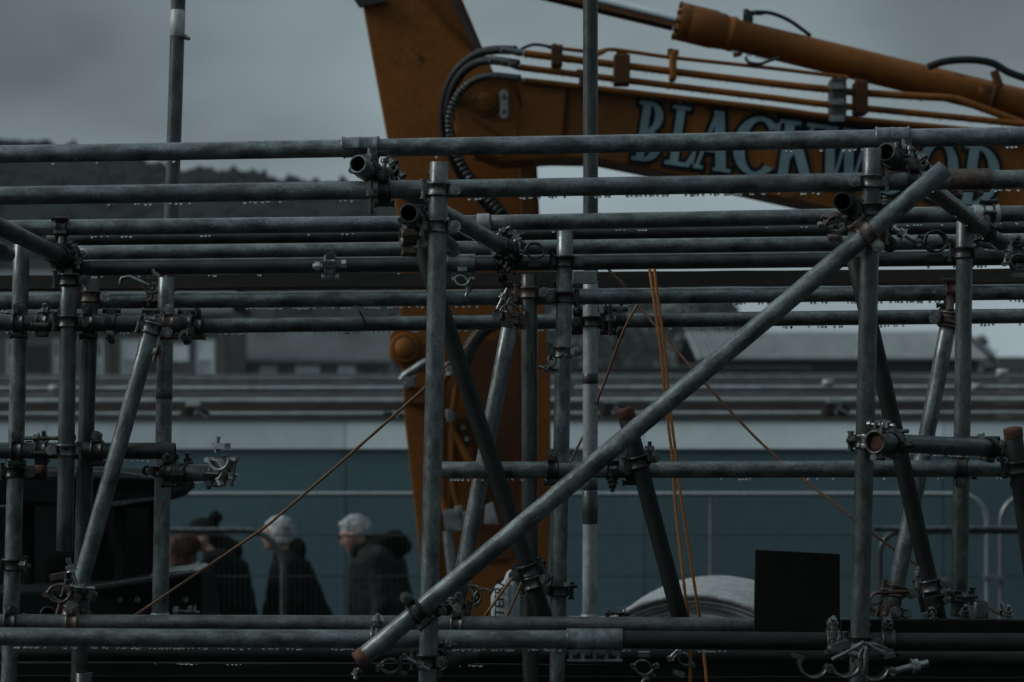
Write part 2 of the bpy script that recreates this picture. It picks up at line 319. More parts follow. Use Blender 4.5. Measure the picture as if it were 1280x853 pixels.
# ------------------------------------------------------------------ far buildings
def far_building(x0, x1, pe, pr, Y, wallm, roofm, wins, label, chim=(), depth=8, gable=None):
    """px extents; pe eave row, pr ridge row; wins: (x0,x1,y0,y1)"""
    o = empty('house', W((x0+x1)/2, HY, Y)*1.0, label, 'house'); o.location.z = 0
    a, b, c = W(x0, pe, Y), W(x1, pe, Y), W(x0, pr, Y+depth/2)
    w = MB(); hole = sorted(wins)
    # wall with real openings, strip by strip
    xs = a.x; zt = a.z
    for (wx0, wx1, wy0, wy1) in hole:
        p, q = W(wx0, wy0, Y), W(wx1, wy1, Y)
        w.span(xs, p.x, Y, Y+.35, 0, zt); w.span(p.x, q.x, Y, Y+.35, p.z, zt); w.span(p.x, q.x, Y, Y+.35, 0, q.z); xs = q.x
    w.span(xs, b.x, Y, Y+.35, 0, zt); w.span(a.x, a.x+.3, Y+.35, Y+depth, 0, zt); w.span(b.x-.3, b.x, Y+.35, Y+depth, 0, zt); w.span(a.x, b.x, Y+depth-.3, Y+depth, 0, zt)
    w.obj('wall', wallm, o)
    r = MB(); ov = .14; zr = c.z
    r.add([(a.x-ov, Y-ov, zt-.1), (b.x+ov, Y-ov, zt-.1), (b.x+ov, Y+depth/2, zr), (a.x-ov, Y+depth/2, zr), (b.x+ov, Y+depth+ov, zt-.1), (a.x-ov, Y+depth+ov, zt-.1),
           (a.x-ov, Y-ov, zt-.25), (b.x+ov, Y-ov, zt-.25), (b.x+ov, Y+depth/2, zr-.2), (a.x-ov, Y+depth/2, zr-.2), (b.x+ov, Y+depth+ov, zt-.25), (a.x-ov, Y+depth+ov, zt-.25)],
          [(0,1,2,3),(3,2,4,5),(6,9,8,7),(9,11,10,8),(0,6,7,1),(5,4,10,11),(1,7,8,2),(2,8,10,4),(0,3,9,6),(3,5,11,9)])
    ro = r.obj('roof', roofm, o)
    for cx in chim:
        m = MB(); p = W(cx, pr-4, Y+depth/2); m.box((p.x, p.y, p.z-.3), (1.1, .8, 2.2)); m.cyl((p.x-.25, p.y, p.z+.8), (p.x-.25, p.y, p.z+1.25), .14, seg=8); m.cyl((p.x+.25, p.y, p.z+.8), (p.x+.25, p.y, p.z+1.25), .14, seg=8)
        m.obj('chimney', wallm, ro)
    for (wx0, wx1, wy0, wy1) in hole:
        p, q = W(wx0, wy0, Y), W(wx1, wy1, Y); f = MB(); t = .12; yy0, yy1 = Y+.04, Y+.14
        f.span(p.x, q.x, yy0, yy1, p.z-t, p.z); f.span(p.x, q.x, yy0, yy1, q.z, q.z+t); f.span(p.x, p.x+t, yy0, yy1, q.z+t, p.z-t); f.span(q.x-t, q.x, yy0, yy1, q.z+t, p.z-t)
        zm = (p.z+q.z)/2; f.span(p.x+t, q.x-t, yy0, yy1, zm-.05, zm+.05); f.span(p.x+t, q.x-t, yy0+.02, yy1, zm+.05, p.z-t-.02 if q.x-p.x > .5 else zm+.06)
        wo = f.obj('window', M['window_white'], o)
        g_ = MB(); g_.span(p.x+t, q.x-t, yy1-.03, yy1-.01, q.z+t, zm-.05); g_.obj('pane', M['pane'], wo)
    return o
far_building(-70, 286, 388, 338, 118, M['brick_far'], M['slate'],
             [(8, 20, 424, 472), (66, 76, 424, 472), (118, 129, 424, 472), (151, 175, 424, 474), (245, 268, 424, 474)],
             'brown terraced house with tall white windows, left end of the skyline', (150,))
far_building(288, 486, 450, 408, 126, M['stone_far'], M['slate'],
             [(325, 347, 453, 476), (369, 400, 453, 476), (423, 444, 453, 476)],
             'low grey house with three square white windows and slate roof', (330, 440))
def opening(px0, px1, y0, y1, Y, parent, m, name):
    p, q = W(px0, y0, Y), W(px1, y1, Y); f = MB(); f.span(p.x, q.x, Y-.06, Y-.005, q.z, p.z); o_ = f.obj(name, M[m], parent)
    f = MB(); f.span(p.x-.12, q.x+.12, Y-.10, Y-.005, p.z, p.z+.16); f.obj('lintel', M['stone_far'], o_)
H1 = [o for o in C.objects if o.name == 'house'][0]; H2_ = [o for o in C.objects if o.name == 'house.001'][0]
for a in ((28, 60, 432, 475), (184, 196, 440, 475), (206, 236, 430, 452)): opening(*a, 118, H1, 'machine_dark' if a[0] != 206 else 'window_white', 'door' if a[0] != 206 else 'sign_board')
for a in ((295, 312, 455, 476), (454, 470, 455, 478)): opening(*a, 126, H2_, 'machine_dark', 'door')
for px in (140, 200, 284): f = MB(); p = W(px, 390, 117.9); f.cyl((p.x, 117.85, 0), (p.x, 117.85, p.z), .08, seg=8); f.obj('drainpipe', M['machine_dark'], H1)
f = MB(); a_, b2 = W(-70, 410, 117.9), W(286, 410, 117.9); f.span(a_.x, b2.x, 117.86, 117.995, a_.z-.12, a_.z+.12); f.obj('string_course', M['stone_far'], H1)
# long shed on the right
sh = empty('shed', W(1060, HY, 88), 'long low shed with pale corrugated roof and gable end behind the scaffold', 'shed'); sh.location.z = 0
def shp(px, py, Y): return W(px, py, Y)
b = MB(); a0, a1 = W(872, 449, 86), W(1236, 444, 86); zt = a0.z
b.span(a0.x+.4, a1.x-.3, 86.4, 86.6, 0, zt-.1); b.span(a0.x+.4, a0.x+.6, 86.6, 97, 0, zt-.1); b.span(a1.x-.5, a1.x-.3, 86.6, 97, 0, zt-.1); b.span(a0.x+.4, a1.x-.3, 97, 97.2, 0, zt-.1)
b.obj('wall', M['shed_wall'], sh)
zr = W(1180, 415, 92).z; n = 62; pv = []; 
r = MB()
for side, (ya, yb) in enumerate(((85.9, 92), (98, 92))):
    vs_ = []
    for i in range(n*2+1):
        x = a0.x+(a1.x-a0.x)*i/(n*2); dz = .07 if i % 2 else -.07
        vs_ += [(x, ya, zt+dz), (x, yb, zr+dz)]
    r.add(vs_, [(2*i, 2*i+2, 2*i+3, 2*i+1) for i in range(n*2)])
r.obj('roof', M['shed_roof'], sh)
r = MB(); r.add([(a1.x-.25, 86.2, zt-.15), (a1.x-.25, 97.8, zt-.15), (a1.x-.25, 92, zr-.1), (a1.x-.4, 86.2, zt-.15), (a1.x-.4, 97.8, zt-.15), (a1.x-.4, 92, zr-.1)], [(0,1,2),(3,5,4),(0,3,4,1),(1,4,5,2),(2,5,3,0)])
r.obj('gable', M['shed_wall'], sh)
r = MB()
for ya in (85.7, 98.2):
    d = Vector((0, 92-ya, zr-zt)); r.box((a1.x+.1, (ya+92)/2, (zt+zr)/2), (.12, d.length, .3), Euler((math.atan2(d.z, abs(d.y))*(1 if ya < 92 else -1), 0, 0)).to_matrix())
r.obj('bargeboard', M['trim_dark'], sh)
# low wing with dark front
lw = empty('outbuilding', W(760, HY, 80), 'low dark outbuilding left of the pale shed roof', 'outbuilding'); lw.location.z = 0
b = MB(); p, q = W(640, 462, 80), W(1008, 454, 80); b.span(p.x, q.x, 80, 84, 0, p.z); b.obj('wall', M['shed_wall'], lw)
b = MB(); b.span(p.x-.2, q.x+.2, 79.8, 84.2, p.z, p.z+.12); b.obj('roof', M['slate'], lw)
rw = empty('outbuilding', W(1340, HY, 84), 'dark low wall block right of the shed gable', 'outbuilding'); rw.location.z = 0
b = MB(); p, q = W(1262, 466, 84), W(1420, 466, 84); b.span(p.x, q.x, 84, 88, 0, p.z); b.obj('wall', M['brick_far'], rw)
b = MB(); b.span(p.x-.1, q.x+.1, 83.9, 88.1, p.z, p.z+.1); b.obj('roof', M['slate'], rw)

def tree(px, top, width, Y, m, label, seed, n=1500):
    rn = random.Random(seed); base = W(px, HY, Y); base.z = 0; o = empty('tree', base, label, 'tree', 'trees in the middle distance')
    H = EYE+(HY-top)/F*Y; w = width/F*Y/2
    t = MB(); t.path([base, base+Vector((.1, 0, H*.4)), base+Vector((-.1, .1, H*.92))], 0, 7, radii=[.3, .2, .05])
    for k in range(9):
        a = rn.uniform(0, 6.28); z = H*rn.uniform(.3, .8); e = Vector((math.cos(a)*w*.7, math.sin(a)*w*.6, H*.14))
        t.path([base+Vector((0, 0, z)), base+Vector((0, 0, z))+e], 0, 5, radii=[.09, .02])
    t.obj('trunk', M['bark'], o)
    c = MB(); cl = [(Vector((rn.gauss(0, .4)*w, rn.gauss(0, .4)*w, H*rn.uniform(.32, .93))), w*rn.uniform(.22, .5)) for k in range(16)]
    for k in range(n):
        cc, cr_ = rn.choice(cl); d = Vector((rn.gauss(0, 1), rn.gauss(0, 1), rn.gauss(0, 1))).normalized()*cr_*rn.uniform(.4, 1.05)
        p = base+cc+d; p.z = min(p.z, H)
        s = rn.uniform(.09, .22); e1 = Vector((rn.gauss(0, 1), rn.gauss(0, 1), rn.gauss(0, 1))).normalized(); e2 = e1.orthogonal().normalized()
        c.add([p-e1*s, p+e2*s*.6, p+e1*s, p-e2*s*.6], [(0, 1, 2, 3)])
    c.obj('crown', m, o)
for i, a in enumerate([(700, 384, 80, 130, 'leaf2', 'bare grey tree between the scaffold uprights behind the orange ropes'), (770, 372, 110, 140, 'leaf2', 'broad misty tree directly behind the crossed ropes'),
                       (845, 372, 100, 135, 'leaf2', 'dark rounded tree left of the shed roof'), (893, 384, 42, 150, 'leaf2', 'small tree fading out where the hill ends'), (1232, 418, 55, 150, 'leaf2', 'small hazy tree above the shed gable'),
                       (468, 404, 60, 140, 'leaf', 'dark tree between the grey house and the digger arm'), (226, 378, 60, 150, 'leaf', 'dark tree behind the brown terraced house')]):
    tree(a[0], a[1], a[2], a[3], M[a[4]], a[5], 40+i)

# ------------------------------------------------------------------ hoarding, its fascia and the stacked tubes beyond it
HYD = 20.0
hd = empty('hoarding', (0, HYD, 0), 'long teal site hoarding with off-white top band behind the people', 'hoarding')
zb, zm_, zt = 0.0, W(0, 561, HYD).z, W(0, 526, HYD).z
xj = W(432, 0, HYD).x; PW = 1.83*1.35
for k in range(-5, 6):
    x0 = xj+k*PW; m = MB(); m.span(x0+.004, x0+PW-.004, HYD+random.uniform(0, .004), HYD+.02, zb+.02, zm_-.004); m.obj('panel', M['teal'], hd)
    m = MB(); m.span(x0+.003, x0+PW-.003, HYD-.03, HYD+.02, zm_, zt); m.obj('fascia_board', M['fascia'], hd)
m = MB(); m.span(xj-5*PW, xj+6*PW, HYD-.05, HYD+.05, zt+.001, zt+.03); m.obj('cap_trim', M['trim_dark'], hd)
for k in range(-5, 7):
    m = MB(); m.span(xj+k*PW-.04, xj+k*PW+.04, HYD+.021, HYD+.1, 0, zm_); m.obj('post', M['board'], hd)
def far_rail(py, Y, thick, m, label, x0=-900, x1=1900, kind='tube', tilt=0):
    a, b_ = W(x0, py-tilt, Y), W(x1, py+tilt, Y); o_ = MB()
    if kind == 'tube': o_.cyl(a, b_, thick/2/F*Y, seg=14)
    else: o_.box((a+b_)/2, ((b_-a).length, .22, thick/F*Y))
    tag(o_.obj('scaffold_tube' if kind == 'tube' else 'timber_beam', m, loc=a), label, 'tube' if kind == 'tube' else 'beam', 'tubes stacked beyond the hoarding')
far_rail(518, 20.6, 7, M['far_tube'], 'pale tube lying directly along the hoarding top', tilt=-2)
far_rail(509.5, 21.1, 8.5, M['far_brown'], 'dark brown beam under the stacked tubes beyond the hoarding', kind='beam', tilt=-2)
far_rail(501.5, 21.2, 8, M['far_tube'], 'grey tube lying just above the dark beam beyond the hoarding', tilt=-2)
far_rail(493.5, 21.6, 5.5, M['far_dark'], 'thin dark tube fourth down in the stack beyond the hoarding', tilt=-2)
far_rail(486, 21.9, 8, M['far_tube'], 'thick grey tube third down in the stack beyond the hoarding', tilt=-2)
far_rail(479.5, 22.2, 5, M['far_dark'], 'dark tube second down in the stack beyond the hoarding', tilt=-2)
far_rail(473.5, 22.5, 5, M['far_tube'], 'topmost thin pale tube of the stack beyond the hoarding', tilt=-2)
far_rail(497.5, 21.4, 5, M['far_dark'], 'thin dull tube between the two thick grey ones beyond the hoarding', tilt=-2)
far_rail(469.5, 23.4, 4.5, M['far_dark'], 'faint tube lying above and behind the stack beyond the hoarding', tilt=-2)
for k, px in enumerate((-420, 640, 1650)):
    o_ = MB(); p = W(px, 500, 21.8)
    for dx in (-.5, .5): o_.span(p.x+dx-.05, p.x+dx+.05, 21.25, 21.33, 0, EYE+.14)
    o_.span(p.x-.5, p.x+.5, 21.25, 21.33, .9, 1.0); o_.span(p.x-.6, p.x+.6, 21.2, 23.6, EYE-.16, EYE-.13)
    tag(o_.obj('trestle', M['far_dark'], loc=(p.x, 21.8, 0)), ['left', 'middle', 'right'][k]+' steel trestle carrying the tubes beyond the hoarding', 'trestle', 'trestles beyond the hoarding')
def far_clamp(px, py, Y, label, tall=True):
    p = W(px, py, Y); s = 1/F*Y; o_ = empty('scaffold_coupler', p, label, 'coupler', 'couplers on the tubes beyond the hoarding')
    b_ = MB(); b_.box(p+Vector((-3*s, 0, -10*s)), (12*s, .06, 18*s)); b_.cyl(p+Vector((14*s, -.04, -10*s)), p+Vector((14*s, .04, -10*s)), 8*s, seg=10); b_.obj('clamp_band', M['clamp_dark'], o_, bevel=.006)
    if tall: b_ = MB(); b_.box(p+Vector((2*s, -.03, 3*s)), (17*s, .06, 6*s)); b_.obj('plate', M['galv_light'], o_, bevel=.004)
    b_ = MB(); b_.cyl(p+Vector((20*s, -.06, -14*s)), p+Vector((6*s, -.06, -6*s)), 1.6*s, seg=6); b_.obj('bolt', M['bolt'], o_)
    b_ = MB(); b_.cyl(p+Vector((-9*s, -.05, -10*s)), p+Vector((-9*s, 0, -10*s)), 5*s, seg=6); b_.obj('nut', M['clamp_rust'], o_)
far_clamp(240, 508, 20.45, 'coupler with pale plate on the hoarding top, left of the people')
far_clamp(488, 514, 20.45, 'rusty coupler on the hoarding top touching the digger arm', False)
far_clamp(762, 504, 20.45, 'coupler with pale plate on the hoarding top beside the bright upright')
far_clamp(1040, 504, 20.45, 'coupler with pale plate on the hoarding top behind the right near upright')
for i, (px, py, w_, t_) in enumerate(((1035, 479, 13, 'grey'), (1221, 484, 13, 'pale'), (1253, 466, 14, 'small'), (68, 486, 12, 'dull'))):
    o_ = MB(); p = W(px, py, 21.5); s = 21.5/F; o_.lathe([(3.6*s, -w_/2*s), (4.6*s, -w_/2*s), (4.6*s, w_/2*s), (3.6*s, w_/2*s)], p, (1, 0, 0), 14, closed=True)
    tag(o_.obj('sleeve_coupler', M['galv_light'], loc=p), ['sleeve coupler on a stacked tube left of the right near upright', 'sleeve coupler on a stacked tube beside the right rear upright', 'sleeve coupler on the top stacked tube under the shed gable', 'sleeve coupler on a stacked tube between the left uprights'][i], 'coupler', 'sleeve couplers on the stacked tubes')

# mesh fence panels in front of the people
def fence_panel(x0, x1, Y, label, mids=(0.5,)):
    a, b_ = W(x0, 618, Y), W(x1, 618, Y); o = empty('mesh_fence_panel', ((a.x+b_.x)/2, Y, 0), label, 'fence', 'mesh fence panels in front of the hoarding')
    r = .019; zt_ = a.z; rc = .2
    arc = lambda cx, s0: [Vector((cx+s0*rc*math.sin(t), Y, zt_-rc+rc*math.cos(t))) for t in [k*math.pi/16 for k in range(9)]]
    pts = [Vector((a.x, Y, .12))]+arc(a.x+rc, -1)[::-1]+arc(b_.x-rc, 1)+[Vector((b_.x, Y, .12))]
    m = MB(); m.path(pts, r, 10); m.obj('frame', M['fence'], o)
    m = MB(); m.cyl((a.x, Y, .14), (b_.x, Y, .14), r, seg=8); m.obj('bottom_rail', M['fence'], o)
    for f in mids:
        x = a.x+(b_.x-a.x)*f; m = MB(); m.cyl((x, Y, .14), (x, Y, zt_), r*.8, seg=8); m.obj('upright', M['fence'], o)
    m = MB(); x = a.x+.05
    while x < b_.x-.03: m.box((x, Y, (zt_+.14)/2), (.0022, .0022, zt_-.16)); x += .038
    w = m.obj('vertical_wires', M['fence_thin'], o); w['kind'] = 'stuff'
    for py in (669, 720.5): 
        z = W(0, py, Y).z; m = MB(); m.box(((a.x+b_.x)/2, Y-.004, z), (b_.x-a.x, .008, .0085)); m.obj('cross_wire', M['fence_thin'], o)
    for z in (.5, .3): m = MB(); m.box(((a.x+b_.x)/2, Y-.004, z), (b_.x-a.x, .008, .006)); m.obj('cross_wire', M['fence_thin'], o)
    for x in (a.x, b_.x): m = MB(); m.box((x, Y, .06), (.22, .6, .12)); m.obj('rubber_foot', M['rubber'], o, bevel=.02)
    m = MB(); z = W(0, 722, Y).z; m.box((b_.x+.04, Y-.02, z), (.14, .03, .035)); m.cyl((b_.x-.01, Y-.045, z), (b_.x-.01, Y+.01, z), .014, seg=6); m.cyl((b_.x+.1, Y-.045, z), (b_.x+.1, Y+.01, z), .014, seg=6); m.obj('clip', M['fence'], o)
fence_panel(-26, 597, 17, 'wire mesh fence panel in front of the four people', ())
fence_panel(612, 1234, 17, 'wire mesh fence panel behind the digger arm and bright upright', (0.445,))
fence_panel(1251, 1873, 17, 'wire mesh fence panel cut off by the right edge')
def barrier(px0, px1, pyt, Y, label, radius=.11, legs=(0, 1), rr=.019):
    a, b_ = W(px0, pyt, Y), W(px1, pyt, Y); o = empty('crowd_barrier', ((a.x+b_.x)/2, Y, 0), label, 'barrier', 'low steel crowd barriers'); rc = radius; z = a.z
    arc = lambda cx, s0: [Vector((cx+s0*rc*math.sin(t), Y, z-rc+rc*math.cos(t))) for t in [k*math.pi/16 for k in range(9)]]
    pts = [Vector((a.x, Y, .1))]+arc(a.x+rc, -1)[::-1]+arc(b_.x-rc, 1)+[Vector((b_.x, Y, .1))]
    m = MB(); m.path(pts, rr, 10); m.obj('frame', M['galv_mid'], o)
    m = MB(); m.cyl((a.x, Y, .25), (b_.x, Y, .25), .016, seg=8); m.obj('bottom_rail', M['galv_mid'], o)
    for x in (a.x+.25, b_.x-.25): m = MB(); m.box((x, Y, .05), (.05, .6, .02)); m.box((x, Y, .15), (.03, .03, .2)); m.obj('foot', M['galv_mid'], o)
    return o
o = barrier(-160, 354, 663, 14.2, 'low crowd barrier with curved end in front of the white-haired woman', .22)
o = barrier(1100, 1640, 664, 13.0, 'low crowd barrier behind the right rear uprights', .12, rr=.016)
m = MB(); a, b_ = W(1092, 661, 12.8), W(1640, 661, 12.8); m.cyl(a, b_, .0155, seg=10); m.obj('top_rail', M['galv_mid'], o)
# ------------------------------------------------------------------ scaffold tubes
TUBES = {}
def tube_mesh(name, L, seg=28, r=RAD, ri=RIN, m=None):
    mb = MB(); c = .0008; n = max(2, int(L/.12)); amp = min(.0035, L*.0012)*random.uniform(.3, 1); ph = random.uniform(0, 6.28); wob = random.uniform(.0002, .0005)
    off = lambda z: Vector((math.cos(ph), math.sin(ph), 0))*(amp*math.sin(math.pi*z/L)+wob*math.sin(z*5+ph))
    prof = [(r-c, 0), (r, c)]+[(r, c+(L-2*c)*i/n) for i in range(1, n)]+[(r, L-c), (r-c, L)]+[(ri, L-(L*i/n)) for i in range(0, n+1)]
    mb.lathe(prof, (0, 0, 0), (0, 0, 1), seg, True, closed=True); kk = len(prof)
    for v in mb.v: v += off(v.z)
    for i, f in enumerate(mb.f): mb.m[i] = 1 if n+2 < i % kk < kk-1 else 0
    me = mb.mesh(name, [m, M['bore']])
    # ends stay crisp
    for p in me.polygons:
        if abs(p.normal.z) > .9: p.use_smooth = False
    return me
def tube(key, p0, p1, m='galv', label='', group='scaffold tubes', plug=None, ground=False, band=None):
    """p0, p1: (photo column, photo row, distance): turned into world points"""
    a, b_ = W(*p0), W(*p1)
    if ground:
        d = (b_-a); t = -a.z/d.z; b_ = a+d*t
    d = b_-a; q = d.to_track_quat('Z', 'Y')
    o = link('scaffold_tube', tube_mesh('scaffold_tube', d.length, m=M[m]), None, a, q); tag(o, label, 'tube', group)
    TUBES[key] = (o, a, b_, q, d.normalized())
    for e in (plug or ()):
        mb = MB(); z = 0 if e == 0 else d.length; s = -1 if e == 0 else 1
        mb.lathe([(0.0001, z+s*.006), (.016, z+s*.006), (RAD+.0018, z+s*.003), (RAD+.0022, z-s*.004), (RAD+.0018, z-s*.022), (RAD+.0005, z-s*.024)], (0, 0, 0), (0, 0, 1), 24)
        link('end_cap', mb.mesh('end_cap', M['plug']), o)
    return o
def on_tube(key, px, py=None):
    """point of the tube axis seen nearest to the given photo position"""
    o, a, b_, q, d = TUBES[key]; best = None; L = (b_-a).length
    lo, hi = 0.0, 1.0
    for it in range(5):
        N = 40; bt = lo
        for k in range(N+1):
            t = lo+(hi-lo)*k/N; x, y = px_at(a.lerp(b_, t)); e = (x-px)**2+((y-py)**2 if py is not None else 0)
            if best is None or e < best[0]: best = (e, t)
        w = (hi-lo)/N; lo, hi = max(0, best[1]-w), min(1, best[1]+w)
    return a.lerp(b_, best[1])
def band(key, pa, pb, m='tape', name='tape_band', r=.0012):
    """wrap of tape round a tube between two photo positions"""
    o, a, b_, q, d = TUBES[key]; A, B = on_tube(key, *pa), on_tube(key, *pb); z0, z1 = sorted(((A-a).dot(d), (B-a).dot(d)))
    mb = MB(); mb.lathe([(RAD+.0002, z0), (RAD+r, z0+.001), (RAD+r, z1-.001), (RAD+.0002, z1)], (0, 0, 0), (0, 0, 1), 24)
    return link(name, mb.mesh(name, M[m]), o)

T = tube
HOR = 'horizontal ledger tubes of the scaffold'; UPR = 'upright tubes of the scaffold'; BRC = 'diagonal brace tubes of the scaffold'; TRN = 'short cross tubes of the scaffold'
T('A', (-60, 194, 6.58), (1340, 169, 6.32), 'galv', 'topmost horizontal tube, wet and mottled, crossing the lettered boom', HOR)
T('B', (-60, 245.8, 6.36), (1340, 223, 6.28), 'galv', 'second horizontal tube from the top, just below the topmost rail', HOR)
T('C1', (-60, 286.3, 7.3), (612, 279, 7.3), 'galv', 'left length of the third horizontal tube from the top, ending at a sleeve', HOR)
T('C2', (613, 279, 7.3), (1340, 266, 7.3), 'galv', 'right length of the third horizontal tube from the top, starting at a sleeve', HOR)
T('D', (60, 299, 7.72), (1340, 282.5, 7.72), 'galv_dark', 'dark tube half hidden directly under the third horizontal tube', HOR)
T('E', (97, 316.8, 7.6), (1340, 300.5, 7.6), 'galv', 'horizontal tube fifth from the top, its left end open in the air', HOR)
T('F', (75, 335.2, 7.32), (1340, 321, 7.32), 'galv_dark', 'dark horizontal tube directly above the brown timber beam', HOR)
T('G', (-60, 378, 7.33), (1340, 364.5, 7.33), 'galv', 'horizontal tube just under the brown timber beam, hung with drops', HOR)
T('H', (236, 407.8, 7.88), (1340, 394.5, 7.88), 'galv', 'lowest of the upper group of horizontal tubes, a row of drops under it', HOR)
T('H2', (-60, 403, 7.08), (238, 405.5, 7.08), 'galv_dark', 'dark horizontal tube ending in the coupler cluster at the left', HOR)
T('I', (551, 587.8, 6.95), (1340, 585.2, 6.95), 'galv', 'lone horizontal tube at mid height from the near left upright to the right edge', HOR)
T('J', (-60, 563.5, 7.08), (219, 563.8, 7.08), 'galv_dark', 'dark horizontal tube at mid height on the left with blunt right end', HOR)
T('K', (-40, 590.5, 7.24), (56, 590, 7.24), 'galv_dark', 'short tube with red capped end under the left mid-height tube', HOR, plug=(1,))
T('K2', (214, 590, 7.08), (284, 592, 7.02), 'galv', 'stub of tube carrying an open clamp beside the left rear upright', TRN)
T('L', (1097, 553, 6.16), (1262, 561, 6.78), 'galv_dark', 'cross tube with rust brown capped end beside the near right upright', TRN, plug=(0,))
T('M', (-60, 778.5, 6.78), (1340, 786, 6.78), 'galv_mid', 'lower ledger farther back, running behind the long bottom rail', HOR)
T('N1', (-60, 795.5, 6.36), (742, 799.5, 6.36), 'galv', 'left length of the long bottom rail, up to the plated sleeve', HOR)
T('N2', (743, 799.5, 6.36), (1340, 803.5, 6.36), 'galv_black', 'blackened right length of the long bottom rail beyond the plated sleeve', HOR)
T('O', (-60, 816.5, 7.35), (1340, 825, 7.35), 'galv_black', 'dim horizontal tube below the long bottom rail', HOR)
T('V1', (549, 203, 6.24), (534, 853, 6.24), 'galv', 'near left upright standing before the digger arm, open at the top', UPR, ground=True)
T('V2', (1090.5, 186, 6.24), (1074.5, 830, 6.24), 'galv_mid', 'near right upright crossed by the top of the long diagonal brace', UPR, ground=True)
T('V3', (706.5, 289, 7.22), (696, 853, 7.22), 'galv', 'upright just left of the bright tape-marked upright', UPR, ground=True)
T('V4', (661.5, 343, 7.22), (664, 853, 7.22), 'galv_dark', 'upright with ringed top in front of the digger arm', UPR, ground=True)
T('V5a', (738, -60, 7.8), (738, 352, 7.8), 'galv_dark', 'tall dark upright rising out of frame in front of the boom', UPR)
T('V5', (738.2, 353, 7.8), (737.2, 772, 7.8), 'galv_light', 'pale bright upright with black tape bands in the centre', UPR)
T('V6a', (225, -60, 8.1), (208, 430, 8.1), 'galv_dark', 'tall upright rising out of frame at the left against the sky', UPR)
T('V6', (208, 347, 7.18), (200, 771, 7.18), 'galv', 'left rear upright with rounded pale top and a base plate', UPR)
T('V7', (27.5, 306, 7.16), (12.5, 800, 7.16), 'galv', 'leftmost upright near the left edge of the picture', UPR, ground=True)
T('V8', (86, 347, 7.0), (81, 689, 7.0), 'galv_dark', 'upright second from the left edge, cut short above the bottom rails', UPR)
T('V9', (113.5, 348, 7.16), (100, 800, 7.16), 'galv_dark', 'upright third from the left edge behind the leaning brace', UPR, ground=True)
T('V10', (1206, 277, 7.04), (1198.5, 771, 7.04), 'galv_mid', 'right rear upright between the cross tube and the right edge', UPR)
T('V11', (58, 812, 7.9), (49, 880, 7.9), 'galv_dark', 'dim leaning tube below the bottom rail near the left edge', UPR, ground=True)
T('V12', (105, 841, 7.0), (103, 900, 7.0), 'galv_dark', 'short pipe top poking up at the bottom left', UPR, ground=True)
T('D1', (449, 826, 6.155), (1181, 211, 6.155), 'galv', 'long diagonal brace rising across the picture to the right', BRC, plug=(0,))
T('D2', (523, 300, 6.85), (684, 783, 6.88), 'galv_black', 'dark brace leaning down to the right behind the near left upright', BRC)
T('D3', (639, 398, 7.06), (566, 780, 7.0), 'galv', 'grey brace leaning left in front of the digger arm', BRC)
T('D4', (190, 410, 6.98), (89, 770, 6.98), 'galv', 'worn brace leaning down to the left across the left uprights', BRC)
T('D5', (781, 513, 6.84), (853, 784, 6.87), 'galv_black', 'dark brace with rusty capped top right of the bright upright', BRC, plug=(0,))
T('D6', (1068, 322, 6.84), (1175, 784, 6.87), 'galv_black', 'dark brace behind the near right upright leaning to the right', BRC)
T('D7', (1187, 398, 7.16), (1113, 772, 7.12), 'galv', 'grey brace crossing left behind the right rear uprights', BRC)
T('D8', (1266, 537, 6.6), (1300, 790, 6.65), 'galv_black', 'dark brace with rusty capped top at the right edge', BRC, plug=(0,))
T('T1', (447, 205, 6.28), (640, 316, 7.28), 'galv', 'cross tube with open end under the left of the top rail', TRN)
T('T2', (-14, 277, 6.5), (82, 323, 7.28), 'galv_dark', 'thick cross tube entering from the left edge of the picture', TRN)
T('T3', (-30, 298, 6.5), (9, 318, 6.9), 'galv_dark', 'lower short cross tube just inside the left edge', TRN)
T('T4', (511, 266.5, 6.16), (566, 312, 7.2), 'galv_dark', 'cross tube with open end beside the near left upright', TRN)
T('T5', (1053, 252, 6.14), (1112, 306, 7.25), 'galv_black', 'cross tube with open end left of the near right upright', TRN)
T('T6', (1107, 190, 6.27), (1250, 304, 7.28), 'galv_dark', 'cross tube with open end under the right of the top rail', TRN)
T('T7', (548, 826, 6.33), (590, 820, 7.3), 'galv_black', 'cross tube with rusty cap below the foot of the near left upright', TRN, plug=(0,))
T('T8', (60, 768, 7.28), (62, 784, 7.9), 'galv_dark', 'short stub behind the lower ledger at the left', TRN)
T('S1', (1225, 752, 6.95), (1225, 790, 6.95), 'galv_dark', 'short upright stub on the lower ledger at the right', TRN)

# tape and paint marks
band('V5', (738, 467), (738, 480)); band('V5', (738, 599), (738, 613)); band('V5', (738, 614), (738, 655), 'galv_dark', 'paint_band', .0009); band('V5a', (738, 300), (738, 311))
band('V6a', (221, 13), (220, 46), 'tape_grey', 'label_wrap'); band('V6', (206, 486), (206, 499)); band('M', (384, 780), (398, 780), 'galv_light', 'paint_band', .0007)
mb = MB(); p = on_tube('V6a', 221, 46); mb.cyl(p+Vector((.02, -.02, 0)), p+Vector((.045, -.03, -.012)), .011, .006, seg=8)
tag(mb.obj('wire_hook', M['clamp'], loc=p), 'small bent hook on the tall left upright under its grey label', 'hook')

